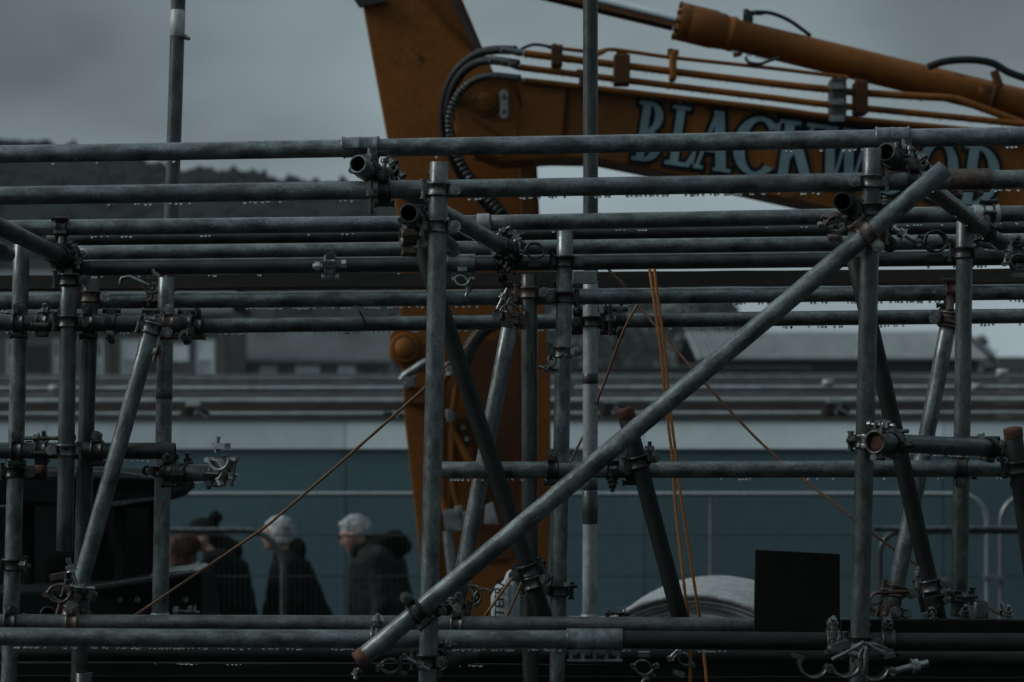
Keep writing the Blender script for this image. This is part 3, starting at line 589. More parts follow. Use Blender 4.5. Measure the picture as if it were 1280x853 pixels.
# hanging rain drops, one joined mesh per tube
def drops(key, ranges, seed=1, size=(.0032, .0048)):
    o, a, b_, q, d = TUBES[key]; rn = random.Random(seed); mb = MB(); qi = q.inverted()
    dn = (Vector((0, 0, -1))-d*Vector((0, 0, -1)).dot(d)).normalized()
    for (x0, x1, dens) in ranges:
        P0, P1 = on_tube(key, x0), on_tube(key, x1); L = (P1-P0).length; n = max(1, int(L*dens*1.5)); k = 0
        while k < n:
            t = rn.random(); cl = rn.choice((1, 1, 1, 2, 3, 4))
            for c_ in range(cl):
                p = P0.lerp(P1, min(1, max(0, t+c_*rn.uniform(.008, .016)/max(L, .02)))); s = rn.uniform(*size)
                w = p+dn*(RAD+s*.86); lw_ = qi@(w-a)
                mb.ico(lw_, s, 2, (1, 1, 1), None, 0); k += 1
    ob = link('water_drops', mb.mesh('water_drops', M['water']), o); ob['kind'] = 'stuff'
drops('A', [(10, 430, 5), (540, 556, 30), (640, 1090, 7), (1140, 1275, 8)], 1)
drops('B', [(130, 360, 24), (400, 455, 30), (560, 600, 30), (640, 1060, 42), (1150, 1280, 24)], 2)
drops('C1', [(50, 480, 10)], 3); drops('C2', [(640, 1210, 11), (1250, 1280, 20)], 4)
drops('F', [(40, 130, 24), (150, 600, 7), (1140, 1280, 20)], 5); drops('G', [(-5, 30, 40), (220, 660, 46), (700, 1280, 34)], 6)
drops('H', [(250, 640, 44), (650, 700, 40), (760, 1280, 26)], 7); drops('H2', [(0, 230, 30)], 8)
drops('I', [(552, 700, 30), (720, 1280, 12)], 9); drops('N1', [(0, 480, 48), (560, 700, 50)], 10); drops('N2', [(770, 1000, 24)], 11)
drops('L', [(1110, 1240, 60)], 12, (.0028, .004)); drops('O', [(160, 640, 16)], 13); drops('K2', [(240, 280, 20)], 14); drops('T6', [(1190, 1245, 60)], 15); drops('D', [(60, 640, 8), (760, 1280, 8)], 16)
drops('J', [(20, 210, 12)], 17); drops('T1', [(560, 620, 60)], 18, (.0028, .004))

# ------------------------------------------------------------------ couplers
def hexa(mb, c, ax, r, h):
    q = Vector(ax).to_track_quat('Z', 'Y'); c = Vector(c)
    vs_ = [c+q@Vector((r*math.cos(R(60*i)), r*math.sin(R(60*i)), z)) for z in (-h/2, h/2) for i in range(6)]
    mb.add(vs_, [tuple(range(6))[::-1], tuple(range(6, 12))]+[(i, (i+1) % 6, 6+(i+1) % 6, 6+i) for i in range(6)])
CM = {}
def cmesh(kind, m):
    k = (kind, m)
    if k in CM: return CM[k]
    mb = MB(); r0 = RAD+.0006
    if kind == 'clamp_band':
        w = .0175; prof = [(r0, -w), (r0+.0055, -w), (r0+.0062, -w+.005), (r0+.0035, -w+.007), (r0+.0035, w-.007), (r0+.0062, w-.005), (r0+.0055, w), (r0, w)]
        mb.lathe(prof, (0, 0, 0), (0, 0, 1), 26, True, closed=True)
        for s in (-1, 1): mb.box((.039, s*.0085+.004, 0), (.022, .0055, .024)); 
        mb.box((.030, .004, 0), (.008, .026, .026)); mb.box((-.032, .003, 0), (.010, .016, .024))
        me = mb.mesh(kind, M[m])
    elif kind == 'saddle':
        mb.box((0, -.0325, 0), (.038, .012, .036)); mb.box((.012, -.030, 0), (.012, .018, .039)); mb.box((-.012, -.030, 0), (.012, .018, .039)); me = mb.mesh(kind, M[m], bevel=.003)
    elif kind == 'bolt':
        mb.cyl((.044, -.022, 0), (.044, .047, 0), .0062, seg=12); mb.cyl((.044, -.030, 0), (.044, -.020, 0), .0105, seg=12)
        for k_ in range(6): mb.cyl((.044, .030+k_*.003, 0), (.044, .0315+k_*.003, 0), .0069, seg=12)
        me = mb.mesh(kind, M[m])
    elif kind == 'nut':
        hexa(mb, (.044, .026, 0), (0, 1, 0), .0125, .012); mb.cyl((.044, .017, 0), (.044, .020, 0), .0155, seg=16); mb.cyl((.044, .020, 0), (.044, .0205, 0), .0135, seg=16); me = mb.mesh(kind, M[m], bevel=.0012)
    elif kind == 'hinge':
        mb.cyl((-.0385, .004, -.021), (-.0385, .004, .021), .0068, seg=12); mb.cyl((-.0385, .004, -.026), (-.0385, .004, -.021), .0095, seg=10); mb.cyl((-.0385, .004, .021), (-.0385, .004, .026), .0095, seg=10); me = mb.mesh(kind, M[m])
    elif kind == 'arc_seat':   # fixed half of an open clamp
        mb.lathe([(r0, -.022), (r0+.0055, -.022), (r0+.004, -.012), (r0+.004, .012), (r0+.0055, .022), (r0, .022)], (0, 0, 0), (0, 0, 1), 18, True, -185, 5, True)
        mb.box((.036, 0, 0), (.018, .008, .030)); mb.box((0, -.034, 0), (.034, .014, .038)); me = mb.mesh(kind, M[m])
    elif kind == 'flap':       # swung-open half, hinge at the origin
        mb.lathe([(r0, -.018), (r0+.005, -.018), (r0+.0038, -.009), (r0+.0038, .009), (r0+.005, .018), (r0, .018)], (r0+.006, 0, 0), (0, 0, 1), 18, True, 0, 180, True)
        mb.box((2*r0+.014, .003, 0), (.022, .007, .026)); mb.cyl((0, 0, -.022), (0, 0, .022), .007, seg=12); me = mb.mesh(kind, M[m])
    elif kind == 'swing_bolt':
        mb.cyl((0, 0, 0), (0, .072, 0), .0062, seg=12); mb.cyl((0, 0, -.014), (0, 0, .014), .0075, seg=12)
        for k_ in range(9): mb.cyl((0, .036+k_*.004, 0), (0, .038+k_*.004, 0), .0069, seg=12)
        me = mb.mesh(kind, M[m])
    elif kind == 'swing_nut':
        hexa(mb, (0, .048, 0), (0, 1, 0), .0125, .012); mb.cyl((0, .039, 0), (0, .042, 0), .0155, seg=16); me = mb.mesh(kind, M[m], bevel=.0012)
    CM[k] = me; return me
COUP = 'scaffold couplers'
def frame_q(zax, yax):
    z = zax.normalized(); y = (yax-z*yax.dot(z)).normalized(); x = y.cross(z)
    return Matrix((x, y, z)).transposed().to_quaternion()
def half(parent, root, c, d, out_, m, flip=1, seat=True):
    q = frame_q(d*flip, out_)
    for kind, mm in (('clamp_band', m), ('saddle', m), ('bolt', 'bolt' if m != 'clamp_dark' else 'clamp'), ('nut', 'bolt' if m != 'clamp_dark' else 'clamp'), ('hinge', m)):
        if kind == 'saddle' and not seat: continue
        link(kind, cmesh(kind, mm), parent, c-root, q)
def coupler(ka, kb, px, py, m='clamp', label='', flip=1, flip2=1, m2=None, face=None, group=COUP):
    """a double coupler joining two tubes where they pass, or a single clamp on one tube"""
    ca = on_tube(ka, px, py); da = TUBES[ka][4]
    if kb:
        cb = on_tube(kb, px, py); db = TUBES[kb][4]; v = ca-cb
        if v.length < .03: v = Vector((0, -1, 0))
        root = (ca+cb)/2; o = empty('scaffold_coupler', root, label, 'coupler', group)
        half(o, root, ca, da, v, m, flip); half(o, root, cb, db, -v, m2 or m, flip2)
        gap = v.length-.078
        if gap > .004:
            mb = MB(); u = v.normalized(); mb.cyl(cb+u*.038, ca-u*.038, .012, seg=12); mb.obj('swivel_pin', M[m], o)
    else:
        f = Vector(face) if face else Vector((0, 1, 0.001)); root = ca; o = empty('scaffold_coupler', root, label, 'coupler', group)
        half(o, root, ca, da, f, m, flip)
    return o
def open_clamp(p, zax, yax, ang, bang, m='clamp', label='', second=None, scale=1.0):
    """hinged clamp standing open: seat, flap swung by ang, bolt swung by bang"""
    q = frame_q(Vector(zax), Vector(yax)); o = empty('open_clamp', p, label, 'clamp', 'clamps hanging open', q); o.scale = (scale,)*3
    link('seat', cmesh('arc_seat', m), o)
    f = link('flap', cmesh('flap', m), o, Vector((-RAD-.010, .002, 0)), Euler((0, 0, R(ang))).to_quaternion())
    b_ = link('bolt', cmesh('swing_bolt', 'bolt'), o, Vector((.038, 0, 0)), Euler((0, 0, R(bang))).to_quaternion()); link('nut', cmesh('swing_nut', 'bolt'), b_)
    return o
def sleeve(key, x0, x1, y, m='galv_light', label='', bolts=True, plate=False, grp='sleeve couplers'):
    A, B = on_tube(key, x0, y), on_tube(key, x1, y); d = (B-A).normalized(); q = frame_q(d, Vector((0, 0, 1))); L = (B-A).length
    o = empty('sleeve_coupler', (A+B)/2, label, 'coupler', grp); s = MB(); r0 = RAD+.0005
    s.lathe([(r0, 0), (r0+.0038, 0), (r0+.0042, .002), (r0+.0042, L-.002), (r0+.0038, L), (r0, L)], A, d, 30, True, closed=True); s.obj('shell', M[m], o)
    dn = Vector((0, -.25, -1)).normalized()
    s = MB(); c = (A+B)/2+dn*(r0+.004); s.box(c, (L*.94, .012, .010), q.to_matrix() @ Matrix(((0, 0, 1), (0, 1, 0), (1, 0, 0))) if False else None); s.obj('seam_flange', M[m], o, bevel=.002)
    n = 4 if plate else 2
    for k in range(n):
        t = (k+.5)/n; p = A.lerp(B, t)+dn*(r0+.010)
        if bolts:
            s = MB(); hexa(s, p, (0, -1, .3), .010, .010); s.cyl(p+Vector((0, -.012, 0)), p+Vector((0, .02, 0)), .0052, seg=10); s.obj('bolt', M['clamp'], o, bevel=.001)
    if plate:
        s = MB(); c = (A+B)/2+Vector((0, -.012, -.048)); 
        for k in range(5):
            s.box(c+Vector((L*(k-2)/5*1.05, 0, .006 if k % 2 else .004)), (.010, .012, .018))
        s.box(c+Vector((0, 0, -.006)), (L*1.0, .014, .007)); s.obj('wedge_plate', M['galv'], o, bevel=.002)
    return o
def wrap_plate(key, x0, x1, m='galv_light', label=''):
    """thin steel saddle folded over a rail at a cross tube"""
    A, B = on_tube(key, x0), on_tube(key, x1); d = (B-A).normalized(); L = (B-A).length; o = empty('saddle_clamp', (A+B)/2, label, 'clamp', 'folded saddle clamps on the rails'); r0 = RAD+.001
    s = MB(); q = d.to_track_quat('Z', 'Y'); up = q.inverted()@Vector((0, 0, 1)); a_ = math.degrees(math.atan2(up.y, up.x))
    s.lathe([(r0, 0), (r0+.005, 0), (r0+.006, .004), (r0+.0034, .008), (r0+.0034, L*.46), (r0+.0055, L*.5), (r0+.0034, L*.54), (r0+.0034, L-.008), (r0+.006, L-.004), (r0+.005, L), (r0, L)], A, d, 26, True, a_-150, a_+95, True)
    s.obj('strap', M[m], o)
    s = MB(); c = (A+B)/2+Vector((.025, -.028, -.018)); s.cyl(c+Vector((0, 0, .014)), c+Vector((0, 0, -.06)), .006, seg=10); s.obj('bolt', M['bolt'], o)
    s = MB(); hexa(s, c+Vector((0, 0, -.008)), (0, 0, 1), .013, .012); s.obj('nut', M['bolt'], o, bevel=.001)
    s = MB(); s.box(c+Vector((-.012, .01, -.022)), (.055, .035, .012)); s.box(c+Vector((.012, .008, .008)), (.02, .02, .03)); s.obj('jaw', M['clamp'], o, bevel=.003)
    return o
wrap_plate('A', 428, 474, 'galv', 'folded saddle clamp on the top rail above the left open tube end')
wrap_plate('A', 1094, 1137, 'galv', 'folded saddle clamp on the top rail above the right open tube end')
def long_bolt(x, y0, y1, Y, m='clamp_dark', label='', dx=0, r=.006):
    a, b_ = W(x, y0, Y), W(x+dx, y1, Y); o = empty('clamp_bolt', a, label, 'bolt', 'long bolts of the couplers'); s = MB(); s.cyl(a, b_, r, seg=10); s.obj('shank', M[m], o)
    s = MB(); d = (b_-a).normalized(); hexa(s, a.lerp(b_, .35), d, .0135, .013); s.cyl(a.lerp(b_, .35)+d*.007, a.lerp(b_, .35)+d*.010, .016, seg=14); s.obj('nut', M['clamp'], o, bevel=.001)
c = coupler
c('T1', None, 462, 212, 'clamp_dark', 'dark coupler gripping the open cross tube under the left of the top rail', face=(0, 0, -1))
c('T1', 'B', 480, 228, 'clamp_dark', 'dark coupler where the left cross tube passes behind the second rail', -1)
long_bolt(464, 226, 268, 6.2, 'clamp_dark', 'long bolt hanging below the second rail left of the near left upright')
c('V1', 'B', 548, 237, 'clamp', 'coupler tying the near left upright to the second rail', 1, 1)
c('V1', 'T4', 546, 283, 'clamp', 'coupler round the near left upright just below the second rail', 1, -1)
c('T4', None, 513, 285, 'clamp_dark', 'dark clamp under the open tube end left of the near left upright', 1, face=(0, .2, -1))
open_clamp(W(511, 300, 6.3), (1, .2, 0), (0, .3, 1), 20, 10, 'clamp_rust', 'rusty clamp hanging under the open tube end beside the near left upright')
sleeve('C1', 596, 636, 278, 'galv_light', 'bright sleeve coupler on the third rail at the left cross tube end')
c('T1', 'F', 628, 312, 'clamp_dark', 'cluster coupler at the far end of the left cross tube')
c('T1', 'E', 645, 320, 'clamp_dark', 'shadowed coupler right of the left cross tube end', -1)
open_clamp(W(668, 316, 7.2), (0, 1, 0), (0, 0, 1), 12, -20, 'clamp_dark', 'arched dark clamp between the left cross tube and the next upright')
sleeve('F', 559, 594, 326, 'galv', 'sleeve coupler on the dark rail right of the near left upright', plate=False)
open_clamp(W(578, 348, 7.22), (0, 1, 0), (0, 0, -1), 30, 20, 'galv_light', 'bright loose clamp under the sleeve right of the near left upright', scale=.8)
o = c('F', None, 413, 331, 'galv_light', 'bright coupler clipped alone on the dark rail left of centre', 1, face=(0, -1, .2))
s = MB(); p = W(413, 318, 7.26); s.box(p, (.028, .03, .03)); s.box(p+Vector((0, -.01, -.065)), (.03, .02, .03)); s.box(p+Vector((.0, -.02, -.033)), (.10, .02, .022)); s.obj('swivel_plate', M['clamp'], o, bevel=.003)
s = MB(); hexa(s, W(397, 333, 7.2), (1, 0, 0), .014, .014); s.cyl(W(391, 333, 7.2), W(403, 333, 7.2), .008, seg=10); s.obj('bolt', M['galv_light'], o, bevel=.001)
s = MB(); hexa(s, W(430, 330, 7.2), (1, 0, 0), .013, .013); s.obj('nut', M['galv_light'], o, bevel=.001)
c('V4', 'G', 661, 366, 'clamp_rust', 'rusty ringed coupler at the top of the upright before the digger arm')
c('D3', 'G', 638, 372, 'clamp_rust', 'wet pinkish coupler where the grey leaning brace meets the drop-hung rail', -1)
open_clamp(W(637, 392, 6.98), (0, 1, .1), (.2, 0, 1), 50, 15, 'clamp', 'shiny open clamp at the head of the grey leaning brace')
c('V3', 'F', 704, 327, 'clamp_dark', 'dark coupler on the upright left of the bright one, upper rail')
c('V3', 'G', 703, 372, 'clamp_dark', 'dark coupler behind the upright left of the bright one, drop-hung rail', -1, 1)
o = c('V3', None, 702, 440, 'clamp', 'pale swivel coupler alone on the upright left of the bright one', 1, face=(-.3, -1, 0))
open_clamp(W(694, 452, 7.13), (0, 1, 0), (-1, 0, -.3), 40, 30, 'clamp', 'small open clamp left of the upright beside the bright one', scale=.8)
c('V5', 'H', 739, 402, 'clamp_dark', 'dark coupler on the pale upright at the lowest upper rail', -1)
c('H', None, 760, 399, 'clamp_dark', 'black coupler hung on the lowest upper rail right of the pale upright', 1, face=(0, -1, 0)); long_bolt(763, 385, 420, 7.7, 'clamp_dark', 'black bolt standing beside the pale upright'); 
c('H', None, 775, 397, 'clamp_dark', 'second black coupler right of the pale upright near the crossed ropes', -1, face=(0, -1, .4))
c('H', None, 722, 403, 'clamp_dark', 'round dark clamp left of the pale upright on the lowest upper rail', 1, face=(0, -1, -.4))
c('I', 'V3', 691, 588, 'clamp_dark', 'black coupler tying the mid-height tube to the upright left of the bright one', 1)
c('D5', 'I', 789, 580, 'clamp_dark', 'dark coupler tying the capped brace to the mid-height tube', 1, -1); long_bolt(812, 552, 576, 6.8, 'clamp_dark', 'bolt with washers standing right of the capped brace')
c('I', None, 765, 590, 'clamp_dark', 'drooping dark clamp under the mid-height tube left of the capped brace', 1, face=(0, .5, -1))
c('V3', None, 698, 738, 'clamp_dark', 'clamp low on the upright left of the bright one', -1, face=(0, -1, 0)); long_bolt(700, 733, 733, 7.15, 'clamp_dark', 'bolt pointing right from the low clamp near the bright upright', dx=22)
c('D2', None, 668, 727, 'clamp', 'wet coupler low on the dark brace beside the printed sack', 1, face=(-.3, -1, 0)); c('D2', 'V4', 664, 712, 'clamp_dark', 'dark coupler joining the dark brace to the ringed upright', -1)
c('D1', 'V1', 520, 762, 'clamp_dark', 'black coupler tying the long diagonal brace to the near left upright', 1, -1)
c('N1', None, 472, 800, 'clamp', 'clamp with upright bolt on the bottom rail behind the brace foot', 1, face=(0, -1, .6)); long_bolt(472, 768, 800, 6.3, 'bolt', 'threaded bolt standing up from the bottom rail beside the brace foot')
open_clamp(W(488, 828, 6.2), (0, 1, 0), (.4, 0, -1), 30, -40, 'clamp', 'wet open clamp hanging under the foot of the long brace'); long_bolt(449, 835, 849, 6.2, 'bolt', 'small bolt below the capped foot of the long brace', dx=-5)
c('V1', 'T7', 536, 826, 'clamp_dark', 'coupler low on the near left upright above the capped cross tube')
c('D3', 'M', 571, 760, 'clamp', 'pale coupler at the foot of the grey leaning brace', 1); open_clamp(W(590, 744, 6.9), (0, 1, 0), (1, 0, .3), 60, 80, 'clamp', 'bright hooked open clamp above the bottom ledger beside the printed sack')
open_clamp(W(566, 768, 6.85), (1, 0, .1), (0, -.2, 1), 10, 0, 'clamp_rust', 'brownish clamp at the foot of the grey leaning brace')
TUBES['NS'] = (None, W(700, 799.2, 6.36), W(790, 799.9, 6.36), None, (W(790, 799.9, 6.36)-W(700, 799.2, 6.36)).normalized())
sleeve('NS', 708, 778, 799.5, 'galv', 'plated sleeve joining the grey and blackened lengths of the bottom rail', plate=True)
c('V2', 'B', 1090, 227, 'clamp', 'coupler tying the near right upright to the second rail', -1, -1)
c('T6', None, 1118, 197, 'clamp_dark', 'dark coupler gripping the open cross tube under the right of the top rail', face=(0, 0, -1))
c('T6', 'B', 1142, 222, 'clamp_dark', 'dark coupler behind the second rail right of the near right upright', -1)
sleeve('B', 1186, 1238, 224, 'clamp_rust', 'rusty sleeve coupler on the second rail at the head of the long brace')
c('T5', 'V2', 1070, 262, 'clamp_dark', 'dark coupler joining the black open tube end to the near right upright')
open_clamp(W(1044, 282, 6.2), (0, 1, .3), (0, -.2, 1), 15, 70, 'clamp_rust', 'rusty lipped clamp under the black open tube end')
c('D1', 'V2', 1083, 293, 'clamp_rust', 'brown coupler tying the long brace to the near right upright', -1)
c('C2', None, 1105, 276, 'clamp_dark', 'dark clamp on the third rail right of the near right upright', 1, face=(0, -1, -.5))
open_clamp(W(1168, 304, 7.2), (0, 1, 0), (0, 0, 1), 8, -60, 'clamp_dark', 'arched half clamp sitting between the right uprights', scale=1.25)
sleeve('C2', 1216, 1249, 268, 'galv_light', 'bright sleeve coupler on the third rail at the right cross tube end')
c('V10', 'F', 1205, 316, 'clamp_dark', 'dark coupler round the right rear upright below its top')
c('T6', 'C2', 1235, 285, 'clamp_dark', 'dark coupler at the far end of the right cross tube', -1)
c('F', None, 1272, 322, 'clamp_dark', 'dark knobbed coupler at the right edge on the upper dark rail', 1, face=(0, -1, .5))
open_clamp(W(1272, 330, 7.2), (0, 1, 0), (0, 0, 1), 12, 15, 'clamp', 'arched clamp cut by the right edge above the timber beam')
c('D7', 'G', 1188, 368, 'clamp_rust', 'tall brown wet coupler at the head of the grey crossing brace', -1)
c('D7', 'H', 1181, 402, 'clamp_rust', 'pinkish shiny coupler on the grey crossing brace below the drop-hung rail', -1, m2='clamp_dark')
c('V2', 'L', 1082, 552, 'clamp', 'coupler beside the brown capped end on the near right upright', -1, 1); long_bolt(1058, 551, 551, 6.2, 'clamp', 'bolt tip pointing left from the near right upright', dx=14)
c('L', None, 1117, 553, 'clamp_dark', 'clamp with level bolts on the capped cross tube', 1, face=(0, -.4, 1)); long_bolt(1104, 541, 539, 6.3, 'clamp', 'level bolt above the capped cross tube', dx=32)
c('L', None, 1236, 560, 'clamp_dark', 'clamp with level bolt at the far end of the capped cross tube', -1, face=(0, -.4, 1)); long_bolt(1212, 548, 548, 6.7, 'clamp_dark', 'level bolt above the far end of the capped cross tube', dx=38)
c('I', 'V10', 1200, 588, 'clamp_dark', 'coupler tying the mid-height tube to the right rear upright', -1)
c('D8', 'I', 1270, 584, 'clamp_dark', 'coupler under the capped brace at the right edge')
c('D7', 'V2', 1122, 738, 'clamp_rust', 'brown bolted coupler at the foot of the grey crossing brace') if False else c('D7', None, 1121, 739, 'clamp_rust', 'brown bolted coupler at the foot of the grey crossing brace', 1, face=(0, -1, 0))
long_bolt(1090, 741, 740, 6.95, 'clamp_rust', 'long brown bolt across the foot of the grey crossing brace', dx=46)
c('D7', 'M', 1119, 765, 'clamp_rust', 'low brown coupler where the grey crossing brace meets the lower ledger', -1)
open_clamp(W(1098, 752, 6.9), (0, 1, 0), (-1, 0, .5), 40, 30, 'clamp_rust', 'rusty hooked clamp left of the foot of the grey crossing brace')
c('D6', None, 1158, 733, 'clamp', 'shiny coupler low on the dark brace at the right', 1, face=(-.2, -1, 0)); long_bolt(1148, 708, 735, 6.75, 'bolt', 'bolt rising left of the dark right brace', dx=-2)
c('D6', 'M', 1164, 752, 'clamp_dark', 'black coupler at the foot of the dark right brace', -1)
c('V10', None, 1199, 745, 'clamp_dark', 'dark clamp low on the right rear upright', -1, face=(0, -1, 0)); long_bolt(1196, 746, 746, 6.95, 'clamp_dark', 'dark bolt pointing right from the right rear upright', dx=26)
c('M', None, 1208, 783, 'clamp_dark', 'dark clamp on the lower ledger left of the short stub', 1, face=(0, -.6, 1))
c('M', None, 1262, 782, 'clamp', 'clamp on the lower ledger near the right edge', 1, face=(0, -.6, 1)); long_bolt(1257, 772, 754, 6.95, 'bolt', 'bolt standing on the lower ledger near the right edge', dx=-5)
c('N2', None, 1041, 803, 'clamp', 'small dim clamp on the bottom rail beside the black panel', 1, face=(0, -1, .7)); long_bolt(1041, 782, 812, 6.3, 'bolt', 'bolt through the bottom rail beside the black panel')
c('V2', 'N2', 1076, 803, 'clamp_dark', 'coupler tying the near right upright to the bottom rail')
c('N2', None, 1110, 803, 'clamp_dark', 'dark clamp on the bottom rail right of the near right upright', 1, face=(0, -1, .7))
open_clamp(W(1056, 828, 6.12), (0, 1, 0), (.3, 0, -1), 215, 120, 'clamp', 'left jaw of the large open clamp at the foot of the near right upright', scale=1.3)
open_clamp(W(1092, 832, 6.12), (0, 1, 0), (-.3, 0, -1), -30, -120, 'clamp', 'right jaw of the large open clamp at the foot of the near right upright', scale=1.3)
for i, (x0, y0, x1, y1) in enumerate(((1040, 825, 1080, 803), (1081, 804, 1106, 816), (1083, 808, 1078, 842))):
    s = MB(); s.cyl(W(x0, y0, 6.1), W(x1, y1, 6.1), .0055, seg=10); tag(s.obj('clamp_bar', M['bolt'], loc=W(x0, y0, 6.1)), ['left slanting bar of the large open clamp at the near right upright', 'right slanting bar of the large open clamp at the near right upright', 'thin vertical rod of the large open clamp at the near right upright'][i], 'clamp')
c('V7', 'H2', 24, 403, 'clamp_dark', 'dark coupler on the leftmost upright, upper left tube', -1)
c('H2', None, 53, 403, 'clamp', 'coupler with shiny bolts between the two leftmost uprights', 1, face=(0, -.3, 1))
long_bolt(48, 390, 390, 7.0, 'bolt', 'level shiny bolt between the two leftmost uprights', dx=24)
c('V8', 'H2', 84, 402, 'clamp_dark', 'coupler on the second upright from the left, upper left tube')
c('V9', 'H2', 111, 404, 'clamp_dark', 'coupler on the third upright from the left, upper left tube', -1)
c('H2', None, 139, 404, 'clamp_dark', 'ring clamp on the upper left tube right of the third upright', -1, face=(.3, -1, .3))
c('D4', 'H2', 189, 409, 'clamp', 'wet coupler at the head of the worn left brace')
c('G', None, 191, 374, 'clamp_rust', 'pinkish wishbone clamp on the drop-hung rail above the worn left brace', 1, face=(0, -.2, 1)); open_clamp(W(190, 358, 7.2), (0, 1, 0), (0, 0, -1), 70, 150, 'clamp_rust', 'upright open jaw above the worn left brace', scale=.8)
c('H2', None, 212, 403, 'clamp_rust', 'brownish coupler right of the worn left brace head', 1, face=(0, -1, 0))
c('H2', None, 233, 402, 'clamp_dark', 'bulky dark coupler ending the upper left tube', -1, face=(0, -1, .4)); c('H', None, 247, 405, 'clamp_dark', 'black coupler at the left end of the lowest upper rail', 1, face=(.4, -1, 0)); long_bolt(237, 405, 430, 7.05, 'clamp_dark', 'bolt hanging below the coupler cluster at the left')
long_bolt(199, 432, 452, 6.95, 'clamp_rust', 'rusty bolt dangling right of the worn left brace', dx=-7)
c('V9', 'G', 113, 371, 'clamp_rust', 'brown banded coupler on the third upright from the left'); c('V8', 'F', 86, 350, 'clamp_dark', 'shadowed coupler at the top of the second upright from the left')
c('T2', 'C1', 78, 318, 'clamp_dark', 'dark coupler at the inner end of the thick left cross tube'); c('T2', 'F', 96, 322, 'clamp_dark', 'coupler block where the dark rail starts at the left', -1)
s = MB(); s.path([W(150, 356, 7.1), W(152, 348, 7.1), W(162, 346, 7.1), W(186, 357, 7.1)], .006, 8); tag(s.obj('bent_rod', M['galv'], loc=W(150, 356, 7.1)), 'bent steel rod lying under the timber beam at the left', 'rod')
c('V7', 'J', 22, 562, 'clamp_dark', 'dark coupler on the leftmost upright at mid height'); c('J', None, 52, 563, 'clamp_dark', 'bolted clamp between the leftmost uprights at mid height', 1, face=(0, -.3, 1)); long_bolt(30, 548, 548, 7.0, 'clamp', 'level bolt between the leftmost uprights at mid height', dx=42)
c('V8', 'J', 83, 563, 'clamp', 'coupler on the second upright from the left at mid height', -1); c('J', 'V9', 122, 563, 'clamp_dark', 'ring coupler behind the worn brace at mid height')
c('V7', 'K', 19, 590, 'clamp_dark', 'dark coupler holding the red capped short tube')
c('V6', 'K2', 206, 589, 'clamp_dark', 'dark coupler joining the stub tube to the left rear upright'); c('K2', None, 228, 590, 'clamp_dark', 'black clamp on the stub tube beside the left rear upright', 1, face=(0, -.3, 1))
c('K2', None, 272, 591, 'clamp', 'clamp round the free end of the stub tube', 1, face=(.2, -.2, 1)); open_clamp(W(277, 574, 6.95), (.3, 1, 0), (0, 0, -1), 60, 10, 'galv_light', 'pale open clamp standing on the free end of the stub tube', scale=1.1); long_bolt(270, 566, 546, 6.95, 'bolt', 'bolt pointing up from the open clamp on the stub tube', dx=3); long_bolt(261, 600, 612, 6.98, 'clamp_dark', 'bolt tip hanging under the stub tube')
c('V7', None, 17, 706, 'clamp_dark', 'dim clamp low on the leftmost upright', -1, face=(0, -1, 0)); long_bolt(22, 706, 708, 7.1, 'clamp', 'dim level bolt low beside the leftmost upright', dx=16)
c('D4', None, 98, 740, 'clamp_dark', 'coupler with level bolt near the foot of the worn left brace', 1, face=(0, -1, 0)); open_clamp(W(76, 738, 6.88), (0, 1, 0), (.2, 0, -1), 20, 175, 'clamp_rust', 'rusty open ring hanging left of the worn brace foot', scale=1.2)
long_bolt(92, 734, 736, 6.85, 'bolt', 'bright level bolt across the worn left brace foot', dx=27); c('D4', 'M', 91, 766, 'clamp_rust', 'rusty coupler clamping the worn left brace to the lower ledger', -1)
c('V7', 'M', 14, 778, 'clamp_dark', 'dark coupler at the foot of the leftmost upright')
# base plates
for i, (k, px, py, lab) in enumerate((('V5', 738, 772, 'pale base plate under the bright central upright'), ('V6', 200, 771, 'pale base plate under the left rear upright'))):
    p = on_tube(k, px, py); o = empty('base_plate', p, lab, 'base plate', 'base plates'); s = MB(); s.box(p+Vector((.01, 0, -.006)), (.15, .15, .008)); s.cyl(p+Vector((0, 0, -.002)), p+Vector((0, 0, .012)), .033, .026, seg=20); s.obj('plate', M['galv_light'], o, bevel=.002)
    s = MB(); q = p+Vector((.085, -.05, .02)); s.cyl(q+Vector((-.04, 0, 0)), q+Vector((.04, 0, -.004)), .006, seg=10); hexa(s, q+Vector((-.03, 0, 0)), (1, 0, 0), .016, .014); hexa(s, q+Vector((.012, 0, 0)), (1, 0, 0), .018, .012); s.cyl(q+Vector((.024, 0, 0)), q+Vector((.028, 0, 0)), .02, seg=14); s.obj('bolt', M['clamp'], o, bevel=.001)
s = MB(); p = W(748, 349, 7.3); s.box(W(731, 347, 7.4), (.075, .02, .04)); tag(s.obj('joint_plate', M['galv_light'], loc=W(731, 347, 7.4), bevel=.003), 'small pale plate where the two central uprights join above the timber', 'plate')
open_clamp(W(805, 832, 7.2), (0, 1, 0), (0, 0, -1), 20, 40, 'clamp', 'dim open clamp hanging under the bottom rail near the orange rope'); open_clamp(W(852, 828, 7.2), (0, 1, 0), (.3, 0, 1), 40, 30, 'clamp', 'dim open clamp beside the orange rope under the bottom rail')

